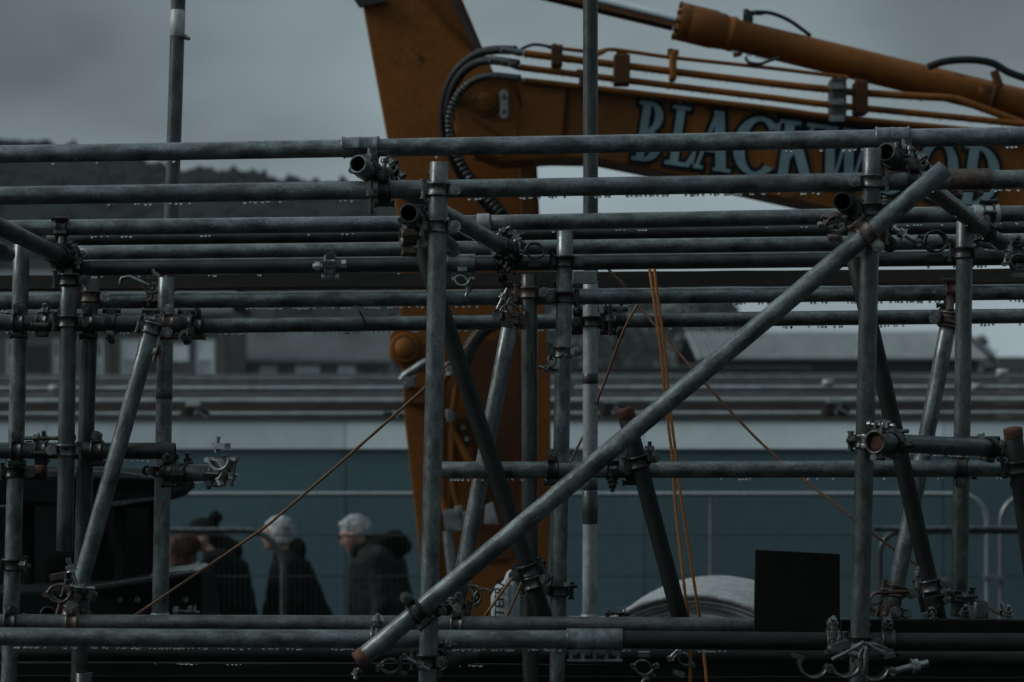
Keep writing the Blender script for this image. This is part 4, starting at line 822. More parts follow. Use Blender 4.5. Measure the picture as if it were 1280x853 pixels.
# ------------------------------------------------------------------ timber
def board(x0, x1, py0, py1, Y, depth, m, label, tilt=0, name='scaffold_board'):
    a, b_ = W(x0, py0, Y), W(x1, py0-tilt, Y); h_ = (py1-py0)/F*Y; d = b_-a; n = 24; s = MB(); vs_ = []
    rn = random.Random(int(x0+py0))
    for i in range(n+1):
        p = a.lerp(b_, i/n)+Vector((0, 0, rn.uniform(-.0012, .0012)))
        vs_ += [p, p+Vector((0, depth, 0)), p+Vector((0, depth, -h_)), p+Vector((0, 0, -h_+rn.uniform(-.001, .001)))]
    fs_ = [(0, 3, 2, 1), (4*n, 4*n+1, 4*n+2, 4*n+3)]
    for i in range(n):
        for k in range(4): fs_.append((4*i+k, 4*i+(k+1) % 4, 4*i+4+(k+1) % 4, 4*i+4+k))
    s.add(vs_, fs_); return tag(s.obj(name, M[m], loc=a, bevel=0), label, 'board', 'timber boards on the scaffold')
board(-90, 1340, 345.5, 362, 7.96, .225, 'board', 'long dark brown scaffold board lying among the upper rails', 10)
board(-90, 1340, 346, 361, 8.20, .225, 'board', 'second dark brown board lying behind the first among the upper rails', 10)
for i, (y0, y1, Y) in enumerate(((829, 843, 7.5), (845, 860, 7.46), (862, 880, 7.5), (882, 902, 7.46))):  # dark colour of these boards stands in for deep shade below the rails
    board(-90, 1380, y0, y1, Y, .225, 'board_black', ['shade-black board edge just under the dim lowest tube', 'shade-black board second below the dim lowest tube', 'shade-black board third below the dim lowest tube', 'lowest shade-black board of the stack under the scaffold'][i], -3)
board(-90, 1380, 791, 828, 7.72, .04, 'board_black', 'upright toe board closing the gap behind the bottom rails', -7, 'toe_board')  # same shade-black timber behind the rails
board(1052, 1380, 775.5, 792, 6.70, .045, 'board_black', 'black timber lying along the lower ledger at the right', 0, 'timber_batten')
bp = empty('black_panel', W(997, 792, 6.65), 'black square plywood panel standing against the lower ledger', 'panel')
s = MB(); a, b_ = W(944.5, 687.5, 6.64), W(1050, 693, 6.64); z0 = W(0, 795, 6.64).z
s.add([(a.x, 6.64, a.z), (b_.x, 6.64, b_.z), (b_.x, 6.64, z0), (a.x-.004, 6.64, z0), (a.x, 6.66, a.z), (b_.x, 6.66, b_.z), (b_.x, 6.66, z0), (a.x-.004, 6.66, z0)], [(0,1,2,3),(4,7,6,5),(0,4,5,1),(1,5,6,2),(2,6,7,3),(3,7,4,0)]); s.obj('sheet', M['black_ply'], bp, bevel=.002)
for x in (a.x+.02, b_.x-.045): s = MB(); s.span(x, x+.03, 6.662, 6.69, z0, min(a.z, b_.z)-.01); s.obj('batten', M['board_black'], bp)

# ------------------------------------------------------------------ ropes
def rope(pts, m, label, r=.0042, name='rope'):
    P = smooth_path([W(*p) for p in pts], 14); s = MB(); n = len(P)
    rad = [r*(1+.10*math.sin(i*2.1)) for i in range(n)]
    s.path(P, r, 8, radii=rad); return tag(s.obj(name, M[m], loc=P[0]), label, 'rope', 'ropes strung through the scaffold')
rope([(598, 414, 7.3), (578, 440, 7.1), (555, 460, 6.9), (530, 486, 6.7), (440, 566, 6.8), (353, 641, 6.9), (320, 667, 6.95), (211, 741, 7.1), (168, 770, 7.2)], 'rope_brown', 'thin brown rope slanting down left from the near left upright')
rope([(758, 334, 7.6), (768, 345, 7.6), (780, 357, 7.6), (796, 380, 7.6), (841, 432, 7.55), (882, 480, 7.5), (960, 562, 7.45), (1056, 640, 7.3), (1091, 667, 7.3), (1149, 708, 7.3), (1255, 771, 7.3)], 'rope_brown', 'thin rope slanting down to the right edge past the shed')
rope([(797, 381, 7.55), (786, 400, 7.55), (773, 430, 7.6), (757, 475, 7.7), (748, 498, 7.75), (743, 528, 7.95), (729, 546, 7.95), (713, 578, 7.95)], 'rope_brown', 'short rope slanting down left beside the bright upright')
rope([(812, 336, 7.2), (817, 372, 7.2), (825, 430, 7.2), (834, 520, 7.2), (841, 578, 7.2), (845, 640, 7.2), (855, 731, 7.15), (862, 790, 7.2), (863, 860, 7.25)], 'rope', 'left strand of the bright orange rope pair', .0046)
rope([(818, 336, 7.25), (822, 372, 7.25), (830, 430, 7.25), (837, 505, 7.25), (846, 578, 7.25), (854, 640, 7.25), (868, 731, 7.25), (877, 790, 7.3), (884, 860, 7.3)], 'rope', 'right strand of the bright orange rope pair', .0046)
rope([(641, 722, 6.8), (626, 742, 6.8), (612, 762, 6.8), (607, 770, 6.85)], 'rope_brown', 'short loose rope end across the printed sack, left one')
rope([(652, 728, 6.8), (642, 752, 6.8), (632, 774, 6.8)], 'rope_brown', 'short loose rope end across the printed sack, right one')
rope([(444, 382, 7.2), (452, 394, 7.2), (457, 405, 7.55)], 'rubber', 'short black cable tie bridging two rails left of centre', .003, 'cable_tie')

# printed sack
sk = empty('printed_sack', W(640, 790, 8.4), 'white printed sack standing behind the bottom rails before the digger arm', 'sack')
Y = 8.4; out_ = [(614, 790), (613.5, 746), (619, 733), (629, 727), (633, 716), (640, 711), (652, 713), (658, 728), (657, 760), (656, 790)]
s = MB(); P = [W(x, y, Y) for x, y in out_]; cc = sum(P, Vector())/len(P); n = len(P); rings = [(0, 1.0), (-.025, .96), (-.04, .8)]
vs_ = []
for (dy, sc_) in [(.08, .8), (.05, .97)]+rings: vs_ += [Vector((cc.x+(p.x-cc.x)*sc_, Y+dy, cc.z+(p.z-cc.z)*sc_)) for p in P]
fs_ = [tuple(range(n)), tuple(range(4*n, 5*n))]+[(j*n+i, j*n+(i+1) % n, (j+1)*n+(i+1) % n, (j+1)*n+i) for j in range(4) for i in range(n)]
s.add(vs_, fs_, True); s.obj('sack_body', M['white'], sk)
def text(body, p, size, m, parent, rotz=90, ex=.0008, sx=1.0):
    cu = bpy.data.curves.new('printing', 'FONT'); cu.body = body; cu.size = size; cu.extrude = ex; cu.align_x = 'LEFT'; cu.resolution_u = 3; cu.offset = size*.012
    tmp = bpy.data.objects.new('printing_curve', cu); me = bpy.data.meshes.new_from_object(tmp); bpy.data.objects.remove(tmp)
    me.materials.clear(); o = bpy.data.objects.new('printing', me); C.objects.link(o); o.rotation_euler = (R(90), R(-rotz), 0); o.data.materials.append(M[m]); o.parent = parent
    o.location = Vector(p)-wloc(parent); o.scale = (sx, 1, 1); return o
text('TEFRA', W(630, 771, Y-.044), .046, 'ink', sk, sx=1.05)
rn = random.Random(3)
for (x, y0, y1, mm) in ((637, 768, 733, 'ink_blue'), (644.5, 769, 722, 'ink_blue'), (652, 770, 730, 'ink')):
    s = MB(); y = y0
    while y > y1:
        l_ = rn.uniform(1.2, 3.2); p, q = W(x-1.7, y-l_, Y-.0405), W(x+1.7, y, Y-.0405); s.span(p.x, q.x, Y-.0435, Y-.041, p.z, q.z); y -= l_+rn.uniform(.7, 1.8)
    s.obj('small_print', M[mm], sk)
# ------------------------------------------------------------------ orange digger arm
EX = 12.6
ex = empty('excavator', (W(600, 0, EX).x, EX, 0), 'orange digger arm with lettered boom and long hydraulic cylinder behind the scaffold', 'excavator')
def pxz(pts, Y): return [(W(x, y, Y).x, W(x, y, Y).z) for x, y in pts]
def plate(name, pts, y0, y1, m, parent, bevel=.006):
    s = MB(); s.prism(pxz(pts, y0), y0, y1); return s.obj(name, M[m], parent, bevel=bevel)
# stick
st = plate('stick', [(436, -60), (453, 6), (484, 175), (500, 300), (499, 400), (487, 420), (486, 446), (503, 462), (506, 528), (519, 640), (531, 752), (548, 800), (640, 800), (682, 760), (689, 640), (687, 470), (680, 400), (670, 200), (640, 140), (604, 62), (553, -60)], 13.0, 13.55, 'orange', ex, .012)
def sub(name, fn, m, parent, bevel=0):
    s = MB(); fn(s); return s.obj(name, M[m], parent, bevel=bevel)
def ridge(pts, Y, w, m, parent, name='weld_rib', d=.02):
    s = MB()
    for a, b_ in zip(pts, pts[1:]):
        A, B = W(*a, Y), W(*b_, Y); v = B-A; s.box((A+B)/2, (v.length+.004, d, w/F*Y), Matrix.Rotation(-math.atan2(v.z, v.x), 3, 'Y'))
    return s.obj(name, M[m], parent, bevel=.003)
sub('edge_lip', lambda s: s.prism(pxz([(440, -4), (482, -4), (484, 3), (449, 9)], 12.96), 12.94, 13.0), 'machine_dark', st)
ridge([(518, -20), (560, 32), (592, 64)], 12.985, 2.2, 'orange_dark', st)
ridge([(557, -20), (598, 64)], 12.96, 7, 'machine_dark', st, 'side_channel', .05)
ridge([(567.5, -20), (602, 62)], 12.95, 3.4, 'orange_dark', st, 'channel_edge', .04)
plate('painted_shadow', [(649, 196), (668, 200), (672, 300), (652, 300)], 12.95, 12.963, 'orange_dark', st)  # thin dark orange plate paints a shadow on this strip
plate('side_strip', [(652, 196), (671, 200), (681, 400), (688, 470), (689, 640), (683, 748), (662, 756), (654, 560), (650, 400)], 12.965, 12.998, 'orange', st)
plate('recess_shade', [(588, 428), (650, 416), (652, 560), (640, 700), (600, 700), (592, 560)], 12.975, 12.999, 'orange_dark', st)  # flat plate in darker orange, painting the shade of the angled recess
plate('inner_flange', [(503, 462), (536, 470), (536, 528), (540, 640), (548, 760), (531, 752), (519, 640), (506, 528)], 12.95, 12.998, 'orange', st)
def boss(px, py, r_out, r_in, Y, parent, name='pin_boss', m='orange', mi='orange'):
    s = MB(); p = W(px, py, Y); k = Y/F; s.lathe([(.001, -.035), (r_in*k*.93, -.035), (r_in*k, -.028), (r_in*k, 0)], p, (0, 1, 0), 28); o_ = None
    s2 = MB(); s2.lathe([(r_in*k+.003, -.012), (r_out*k*.96, -.018), (r_out*k, -.010), (r_out*k, .06)], p, (0, 1, 0), 28); b_ = s2.obj(name, M[m], parent); s.obj('pin', M[mi], b_)
    s3 = MB(); s3.lathe([(r_in*k+.001, -.013), (r_in*k+.006, -.013), (r_in*k+.006, -.002)], p, (0, 1, 0), 28); s3.obj('pin_seal', M['machine_dark'], b_)
boss(506, 435, 19, 12.5, 12.96, st)
s = MB(); s.path([W(502, 476, 12.85), W(506, 470, 12.85), W(531, 454, 12.8), (W(548, 446, 12.8))], .024, 12); s.obj('grease_tube', M['galv'], ex)
s = MB(); s.box(W(512, 478, 12.86), (.06, .08, .06)); hexa(s, W(510, 481, 12.8), (0, 1, 0), .022, .03); hexa(s, W(518, 472, 12.8), (0, 1, 0), .014, .03); s.obj('hose_fitting', M['fitting'], ex, bevel=.004)
sub('clamp_collar', lambda s: s.box(W(520, 494, 12.93), (.13, .07, .09)), 'orange', ex, .01)
for pts in ([(560, 468), (553, 482), (551, 520), (552, 600), (556, 636), (572, 650)], [(566, 540), (577, 560), (592, 590), (596, 620)], [(571, 482), (566, 520), (566, 600), (574, 640)]):
    s = MB(); s.path(smooth_path([W(x, y, 12.8) for x, y in pts], 8), .019, 10); s.obj('hydraulic_pipe', M['orange'], ex)
for (x, y) in ((562, 461), (563, 520), (575, 641)): s = MB(); p = W(x, y, 12.76); s.cyl(p+Vector((-.01, 0, .035)), p+Vector((.005, 0, -.03)), .022, seg=12); hexa(s, p, (0, 0, 1), .028, .022); s.obj('pipe_fitting', M['fitting'], ex, bevel=.002)
s = MB(); s.box(W(577, 540, 12.88), (.12, .12, .16)); s.box(W(566, 590, 12.9), (.05, .1, .45)); s.obj('valve_block', M['orange_dark'], ex, bevel=.01)
for (x, y) in ((579, 535), (572, 549), (583, 549)): sub('bolt', lambda s: hexa(s, W(x, y, 12.81), (0, 1, 0), .014, .03), 'fitting', ex)
plate('bracket', [(553, 639), (574, 636), (578, 663), (557, 665)], 12.7, 12.74, 'plate', ex, .003); plate('bracket', [(607, 632), (616, 628), (623, 656), (605, 655)], 12.7, 12.74, 'plate', ex, .003); plate('bracket', [(578, 640), (588, 640), (588, 664), (578, 665)], 12.72, 12.76, 'plate', ex, .003)
for (x, y) in ((570, 643), (587, 644), (616, 650), (559, 661)): sub('bracket_bolt', lambda s: hexa(s, W(x, y, 12.69), (0, 1, 0), .014, .02), 'fitting', ex)
sub('linkage_rod', lambda s: s.cyl(W(560, 664, 12.78), W(566, 720, 12.78), .03, seg=14), 'fitting', ex)
s = MB(); s.path(smooth_path([W(x, y, 12.75) for x, y in [(626, 398), (604, 414), (590, 430), (582, 450), (578, 480)]], 8), .036, 12); s.obj('hose', M['rubber'], ex)
def ribs(pts, Y, r, parent, name='coil_guard', step=.018, m='galv_dark'):
    P = smooth_path([W(x, y, Y) for x, y in pts], 24); s = MB(); acc = 0; k = 0
    for a, b_ in zip(P, P[1:]):
        acc += (b_-a).length
        if acc > step:
            acc = 0; d = (b_-a).normalized(); s.lathe([(r, -.0045), (r+.0045, -.002), (r+.0045, .002), (r, .0045)], b_, d, 12)
    o_ = s.obj(name, M[m], parent); o_['kind'] = 'stuff'; return o_
ribs([(604, 414), (590, 430), (582, 450)], 12.75, .036, ex)
s = MB(); s.box(W(610, 404, 12.9), (.12, .1, .05), Matrix.Rotation(R(30), 3, 'Y')); s.obj('hose_guide', M['orange_dark'], ex)
# boom
BY = 12.3
def ttop(x): return 95+(x-640)*.118 if x < 728 else 110+(x-728)*.112
bo = plate('boom', [(626, 95), (700, 104), (728, 111), (960, 137), (1280, 173), (1700, 222), (1700, 420), (1280, 312), (1040, 261), (829, 215), (748, 199), (690, 198), (625, 202), (592, 190), (570, 165), (563, 132), (572, 108), (594, 95)], BY, BY+.42, 'orange', ex, .010)
plate('nose_plate', [(640, 96), (632, 100), (650, 130), (646, 170), (625, 198), (596, 187), (574, 162), (567, 132), (576, 110), (598, 97)], BY-.03, BY-.002, 'orange', bo, .008)
plate('stiffener_plate', [(648, 103), (708, 108), (701, 190), (668, 190), (640, 166), (652, 130)], BY-.022, BY-.001, 'orange', bo, .006)
ridge([(711, 110), (706, 192)], BY-.004, 3.2, 'orange_dark', bo); ridge([(590, 147), (640, 178), (652, 190)], BY-.034, 4, 'orange_dark', bo, 'weld_rib', .012)
ridge([(724, 113), (960, 140), (1280, 176), (1700, 225)], BY-.006, 3, 'orange_dark', bo, 'top_flange', .03)
boss(608, 129, 17, 13, BY-.03, bo)
s = MB(); s.box(W(630, 131, BY-.045), (.042, .015, .115)); s.cyl(W(630, 118.5, BY-.055), W(630, 118.5, BY-.03), .0215, seg=14); s.cyl(W(630, 143.5, BY-.055), W(630, 143.5, BY-.03), .0215, seg=14); s.obj('lock_plate', M['galv_light'], bo, bevel=.003)
for y in (122, 140): sub('lock_bolt', lambda s: hexa(s, W(630.5, y, BY-.06), (0, 1, 0), .012, .014), 'clamp', bo, .001)
# lettering
def arcp(cx, cy, rx0, ry0, rx1, ry1, a0, a1, n=22):
    o_ = []
    for k in range(n):
        t0, t1 = R(a0+(a1-a0)*k/n), R(a0+(a1-a0)*(k+1)/n)
        o_.append([(cx+rx0*math.cos(t0), cy+ry0*math.sin(t0)), (cx+rx0*math.cos(t1), cy+ry0*math.sin(t1)), (cx+rx1*math.cos(t1), cy+ry1*math.sin(t1)), (cx+rx1*math.cos(t0), cy+ry1*math.sin(t0))])
    return o_
def rc(x0, y0, x1, y1): return [[(x0, y0), (x1, y0), (x1, y1), (x0, y1)]]
def glyph(ch, e=0.0):
    q = []
    R4 = lambda x0, y0, x1, y1: rc(x0-e, y0-e, x1+e, y1+e)
    def slant(xb, xt, w, y0=0, y1=1): return [[(xb-w/2-e, y0-e), (xb+w/2+e, y0-e), (xt+w/2+e, y1+e), (xt-w/2-e, y1+e)]]
    if ch == 'B':
        q += R4(.13, 0, .32, 1)+R4(.03, 0, .36, .06)+R4(.03, .94, .36, 1)+arcp(.32, .745, .13-e, .19-e if .19 > e else .1, .32+e, .255+e, -90, 90)+arcp(.32, .265, .15-e, .20-e, .38+e, .265+e, -90, 90)+R4(.3, .46, .42, .52)
    elif ch == 'L': q += R4(.13, 0, .32, 1)+R4(.02, .94, .45, 1)+R4(.02, 0, .66, .065)+[[(.46-e, .0), (.68+e, 0-e), (.70+e, .30+e), (.64-e, .30)]]
    elif ch == 'A': q += slant(.13, .40, .07)+slant(.62, .42, .20)+R4(.2, .30, .55, .36)+R4(.0, 0, .26, .055)+R4(.46, 0, .80, .055)
    elif ch == 'C': q += arcp(.46, .5, .24-e, .43-e, .46+e, .5+e, 42, 318, 34)+[[(.74-e, .66-e), (.83+e, .66-e), (.83+e, .98+e), (.74-e, .90)]]
    elif ch == 'K': q += R4(.13, 0, .32, 1)+R4(.02, .94, .44, 1)+R4(.02, 0, .44, .06)+slant(.30, .72, .07, .38, .97)+slant(.74, .42, .21, 0, .6)+R4(.56, .94, .90, 1)+R4(.56, 0, .94, .06)
    elif ch == 'W': q += slant(.30, .14, .18)+slant(.34, .52, .06)+slant(.68, .52, .18)+slant(.72, .92, .06)+R4(.0, .94, .30, 1)+R4(.40, .94, .66, 1)+R4(.80, .94, 1.04, 1)
    elif ch == 'O': q += arcp(.43, .5, .22-e, .43-e, .43+e, .5+e, 0, 360, 40)
    elif ch == 'D': q += R4(.12, 0, .31, 1)+R4(.02, 0, .4, .06)+R4(.02, .94, .4, 1)+arcp(.31, .5, .26-e, .43-e, .48+e, .5+e, -90, 90, 26)
    return q
HT = 74.0
def letter(ch, x0, wid):
    """wid: photo pixels per unit glyph width"""
    s = MB(); k = 0
    for mi, (e, yb) in enumerate(((.0, BY-.016), (.068, BY-.009))):
        s.cur = mi
        for poly in glyph(ch, e):
            yy = yb-k*.00003; k += 1; vs_ = []
            for dy in (0, .0065):
                for (u, v) in poly:
                    px = x0+u*wid+v*.15*HT; py = 200+.135*(x0+u*wid-790)-v*HT; vs_.append(W(px, py, BY)+Vector((0, yy+dy-BY, 0)))
            n = len(poly); s.add(vs_, [tuple(range(n)), tuple(range(n, 2*n))[::-1]]+[(i, (i+1) % n, n+(i+1) % n, n+i) for i in range(n)])
    return s.obj('letter', [M['letter'], M['letter_edge']], bo)
for ch, x0, wd_ in (('B', 787, 52), ('L', 829, 54), ('A', 861, 64), ('C', 911, 66), ('K', 963, 62), ('W', 1018, 62), ('O', 1082, 62), ('O', 1138, 62), ('D', 1194, 62)): letter(ch, x0, wd_)
# pipes along the boom
PIPES = [([(685, 59), (728, 64), (744, 66), (763, 62), (796, 66), (839, 72), (960, 85), (1018, 92), (1060, 97)], 5, 12.35), ([(728, 74), (744, 70), (757, 64)], 4.6, 12.33),
         ([(655, 67), (728, 76), (960, 104), (1036, 112), (1061, 115), (1150, 121), (1187, 123), (1207, 128), (1280, 155), (1420, 210)], 9.5, 12.30), ([(647, 84), (728, 94), (960, 122), (1035, 131), (1245, 152), (1320, 162)], 8.5, 12.28),
         ([(655, 101), (728, 109), (960, 136), (1035, 146), (1190, 161), (1300, 172)], 8, 12.26)]
for pts, th, Y in PIPES:
    s = MB(); s.path(smooth_path([W(x, y, Y) for x, y in pts], 6), th/2/F*Y, 12); s.obj('hydraulic_pipe', M['orange'], ex)
for (x0, x1, y0, y1, mm) in ((689, 703, 60, 84, 'orange_dark'), (767, 787, 70, 107, 'orange_dark'), (837, 845, 66, 101, 'orange'), (1037, 1056, 100, 152, 'machine_dark'), (1067, 1083, 103, 144, 'orange_dark'), (724, 731, 92, 112, 'orange_dark')):
    s = MB(); a, b_ = W(x0, y1, 12.3), W(x1, y0, 12.3); s.span(a.x, b_.x, 12.23, 12.37, a.z, b_.z); cl = s.obj('pipe_clamp', M[mm], ex, bevel=.008)
    s = MB(); hexa(s, W((x0+x1)/2-3, y0-1, 12.3), (0, 0, 1), .016, .03); s.obj('clamp_bolt', M['orange_dark'], cl); s = MB(); hexa(s, W((x0+x1)/2+4, y0, 12.27), (0, 0, 1), .014, .03); s.obj('clamp_bolt', M['orange_dark'], cl)
for (y0, y1) in ((104, 112), (125, 131), (146, 151)): sub('clamp_cap', lambda s: s.box(W(1046, (y0+y1)/2, 12.22), (.075, .02, .032)), 'fitting', ex, .003)
# hoses round the nose
def hose(pts, th, Y0, Y1, name='hose', m='rubber'):
    n = len(pts); P = smooth_path([W(x, y, Y0+(Y1-Y0)*i/(n-1)) for i, (x, y) in enumerate(pts)], 10); s = MB(); s.path(P, th/2/F*Y0, 14); return s.obj(name, M[m], ex)
hose([(645, 63), (617, 63), (594, 69), (570, 90), (557, 119), (554, 151), (560, 184), (574, 216), (600, 248), (626, 280)], 11.5, 12.15, 12.7)
hose([(648, 80), (612, 76), (588, 83), (570, 103), (561, 131), (562, 160), (572, 195), (592, 226), (618, 252), (640, 280)], 11, 12.1, 12.75)
hose([(650, 98), (612, 95), (588, 104), (570, 124), (562, 150), (565, 178), (580, 212), (604, 243), (626, 266)], 9, 12.05, 12.6)
P_ = [(612, 95), (588, 104), (570, 124), (562, 150), (565, 178), (580, 212), (604, 243), (626, 266)]; ribs(P_, 12.2, .0185, ex, step=.022, m='clamp')
for (x0, y0, x1, y1, w_) in ((626, 62, 654, 67, 8), (612, 74, 636, 79, 9.5), (636, 80, 648, 84, 7), (617, 95, 642, 98, 7.5), (640, 98, 654, 101, 6)):
    s = MB(); a, b_ = W(x0, y0, 12.1), W(x1, y1, 12.12); s.cyl(a, b_, w_/2/F*12.1, seg=14); hexa(s, a.lerp(b_, .8), (b_-a), w_*.62/F*12.1, .03); hexa(s, a.lerp(b_, .3), (b_-a), w_*.58/F*12.1, .02); s.obj('hose_fitting', M['fitting'], ex)
hose([(646, 66), (655, 60), (668, 56), (684, 58), (692, 60)], 4, 12.2, 12.3)
# hydraulic cylinder
CY = 12.5
def cylp(px, dy=0): return W(px, 26.5+(px-848)*.2425+dy, CY)
A0, A1 = cylp(846), cylp(1500); dax = (A1-A0).normalized(); k = CY/F; s = MB(); L1 = (A1-A0).length; u = lambda n_: n_*k
s.lathe([(u(9.5), 0), (u(22), 0), (u(24), u(3)), (u(24), u(16)), (u(23.5), u(17)), (u(24), u(18)), (u(24), u(48)), (u(23), u(50)), (u(22.5), u(60)), (u(21), u(61)), (u(21), u(67)), (u(22), u(68)), (u(22), u(73)), (u(19.6), u(76)), (u(19.6), u(200)), (u(19.4), L1)], A0, dax, 40)
hc = s.obj('hydraulic_cylinder', M['orange'], ex)
q = dax.to_track_quat('Z', 'Y')
for k_ in range(12):
    a = R(30*k_+10); c_ = A0+q@Vector((u(21.5)*math.cos(a), u(21.5)*math.sin(a), -u(1.5))); s = MB(); s.cyl(c_, c_+dax*u(4), u(3), seg=10); s.obj('cap_bolt', M['orange_dark'], hc)
s = MB(); s.cyl(A0-dax*2.2, A0+dax*.1, u(8.2), seg=28); s.obj('piston_rod', M['chrome'], ex)
sub('rod_reflection', lambda s: s.path([cylp(650, 8)+Vector((0, .05, 0)), cylp(842, 7)+Vector((0, .05, 0))], u(5.5), 10), 'orange_dark', ex)  # dark bar stands in for the brown reflection along the rod's underside
s = MB(); p = cylp(935, -24); s.box(p, (.05, .05, .04)); s.cyl(p+Vector((-.01, 0, 0)), p+Vector((-.01, 0, .05)), .016, seg=10); s.cyl(p+Vector((0, 0, .03)), p+Vector((.08, 0, .03)), .013, seg=10); s.obj('port_fitting', M['machine_dark'], ex, bevel=.004)
hose([(945, 15), (965, 17), (985, 25), (1000, 35), (1013, 45)], 5, 12.4, 12.5); hose([(1160, 84), (1182, 77), (1212, 75), (1240, 79), (1262, 91), (1300, 104)], 9.5, 12.35, 12.35)
s = MB(); s.box(W(1246, 99, 12.3), (.035, .05, .09), Matrix.Rotation(R(-20), 3, 'Y')); s.box(W(1232, 112, 12.28), (.06, .05, .035)); hexa(s, W(1231, 114, 12.24), (0, 1, 0), .018, .03); s.obj('hose_bracket', M['orange_dark'], ex, bevel=.004)
s = MB(); s.lathe([(u(20), 0), (u(21.5), 0), (u(21.5), u(7)), (u(20), u(7))], cylp(1236), dax, 36, closed=True); s.obj('cylinder_band', M['orange_dark'], ex)
hose([(932, 72), (936, 78), (950, 80), (962, 76), (975, 72)], 4, 12.35, 12.3); sub('port_fitting', lambda s: s.cyl(W(921, 66, 12.4), W(922, 71, 12.4), .022, seg=10), 'orange_dark', ex)
# drips clinging to the pipes
s = MB(); rn = random.Random(8)
for pts, th, Y in PIPES[2:]:
    P = smooth_path([W(x, y, Y) for x, y in pts], 6)
    for a, b_ in zip(P, P[1:]):
        for q_ in range(int((b_-a).length*34)): p = a.lerp(b_, rn.random()); r_ = rn.uniform(.003, .006); s.ico(p+Vector((0, -.004, -th/2/F*Y-r_*.5)), r_, 1)
for q_ in range(60): px = rn.uniform(850, 960); p = cylp(px, 0); s.ico(p+Vector((0, 0, -u(21.5))), rn.uniform(.004, .007), 1)
o = s.obj('water_drops', M['water'], ex); o['kind'] = 'stuff'
# digger undercarriage out of frame to the right carries the boom
s = MB(); a = W(1700, 320, 12.5); s.span(a.x-.1, a.x+2.6, 11.6, 13.6, .9, 3.0); s.obj('body', M['orange'], ex, bevel=.05)
for y in (11.3, 13.4): s = MB(); s.span(a.x-.6, a.x+3.1, y, y+.5, 0, .9); s.obj('track', M['rubber'], ex, bevel=.2)

# ------------------------------------------------------------------ big round drum
dr = empty('concrete_pipe', (W(868, 0, 10).x, 10, 0), 'big round grey pipe end with stepped rim behind the orange ropes', 'pipe')
p0, p1 = W(868, 931, 10.0), W(899, 893, 10.9); ax = (p1-p0); L_ = ax.length; k = 10/F; s = MB()
s.lathe([(150*k, .02), (160*k, .02), (160*k, .035), (170*k, .035), (172*k, .012), (179*k, .012), (180*k, .03), (182*k, .03), (184*k, 0), (188*k, 0), (189.5*k, .006), (189.5*k, .05), (189*k, .07), (188*k, L_-.08), (189.5*k, L_-.05), (189.5*k, L_), (150*k, L_)], p0, ax, 96, closed=True)
s.obj('pipe_wall', M['concrete'], dr)
for r_ in (165, 176): s = MB(); s.lathe([(r_*k, .008), ((r_+1.2)*k, .002), ((r_+2.4)*k, .008)], p0, ax, 96); s.obj('rim_groove', M['trim_dark'], dr)
s = MB(); s.box((p0.x, 10.4, .35), (1.1, .9, .68)); s.obj('cradle', M['board_black'], dr, bevel=.02)

# ------------------------------------------------------------------ dark machine at the left
mc = empty('dark_machine', (W(90, 0, 9.8).x, 9.8, 0), 'dark machine cab with flat roof and sloping hood behind the left uprights', 'machine')
Ym = 9.5
plate('roof', [(-80, 590), (198, 598), (199, 622), (182, 636), (-80, 630)], Ym, 10.6, 'machine_body', mc, .02)
plate('roof_edge', [(60, 588), (150, 590), (197, 597), (197, 600), (60, 593)], Ym-.03, Ym-.002, 'galv_dark', mc, .003)
s = MB(); a, b_ = W(-80, 634, 10.8), W(196, 800, 10.8); s.span(a.x, b_.x, 10.82, 10.88, 0, a.z); s.obj('back_panel', M['machine_body'], mc)
for (x0, x1, Y, t_) in ((143, 156, Ym+.05, 626), (186, 196, Ym+.1, 626), (196, 208, 10.3, 626), (28, 40, Ym+.1, 620)):
    s = MB(); a, b_ = W(x0, t_, Y), W(x1, 760, Y); s.span(a.x, b_.x, Y, Y+.06, b_.z-.6, a.z); s.obj('cab_post', M['machine_body'], mc, bevel=.006)
s = MB(); a, b_ = W(40, 632, 10.5), W(143, 760, 10.5); s.span(a.x, b_.x, 10.5, 10.51, b_.z, a.z); s.obj('window', M['glass_dark'], mc)
plate('sun_visor', [(140, 628), (190, 622), (192, 626), (141, 634)], Ym-.05, Ym+.02, 'galv_dark', mc, .003)
hd_ = plate('hood', [(-80, 744), (112, 736), (190, 724), (252, 714), (254, 900), (-80, 900)], Ym-.3, 9.65, 'machine_body', mc, .012)
ridge([(112, 734), (190, 722.5), (252, 713.5)], Ym-.32, 2.6, 'galv_dark', hd_, 'hood_edge', .03)
sub('tray', lambda s: s.prism(pxz([(190, 717), (244, 711), (248, 713), (190, 722)], 9.3), 9.25, 9.62), 'galv', mc)
for x in (150, 172, 232): sub('rivet', lambda s: s.cyl(W(x, 750, Ym-.33), W(x, 750, Ym-.29), .012, seg=10), 'galv_dark', mc)
s = MB(); a = W(-80, 0, 9.5); b_ = W(270, 0, 9.5)
for x in (a.x+.3, b_.x-.4): s.cyl((x, 9.15, .42), (x, 9.45, .42), .42, seg=28)
s.obj('wheel', M['rubber'], mc)
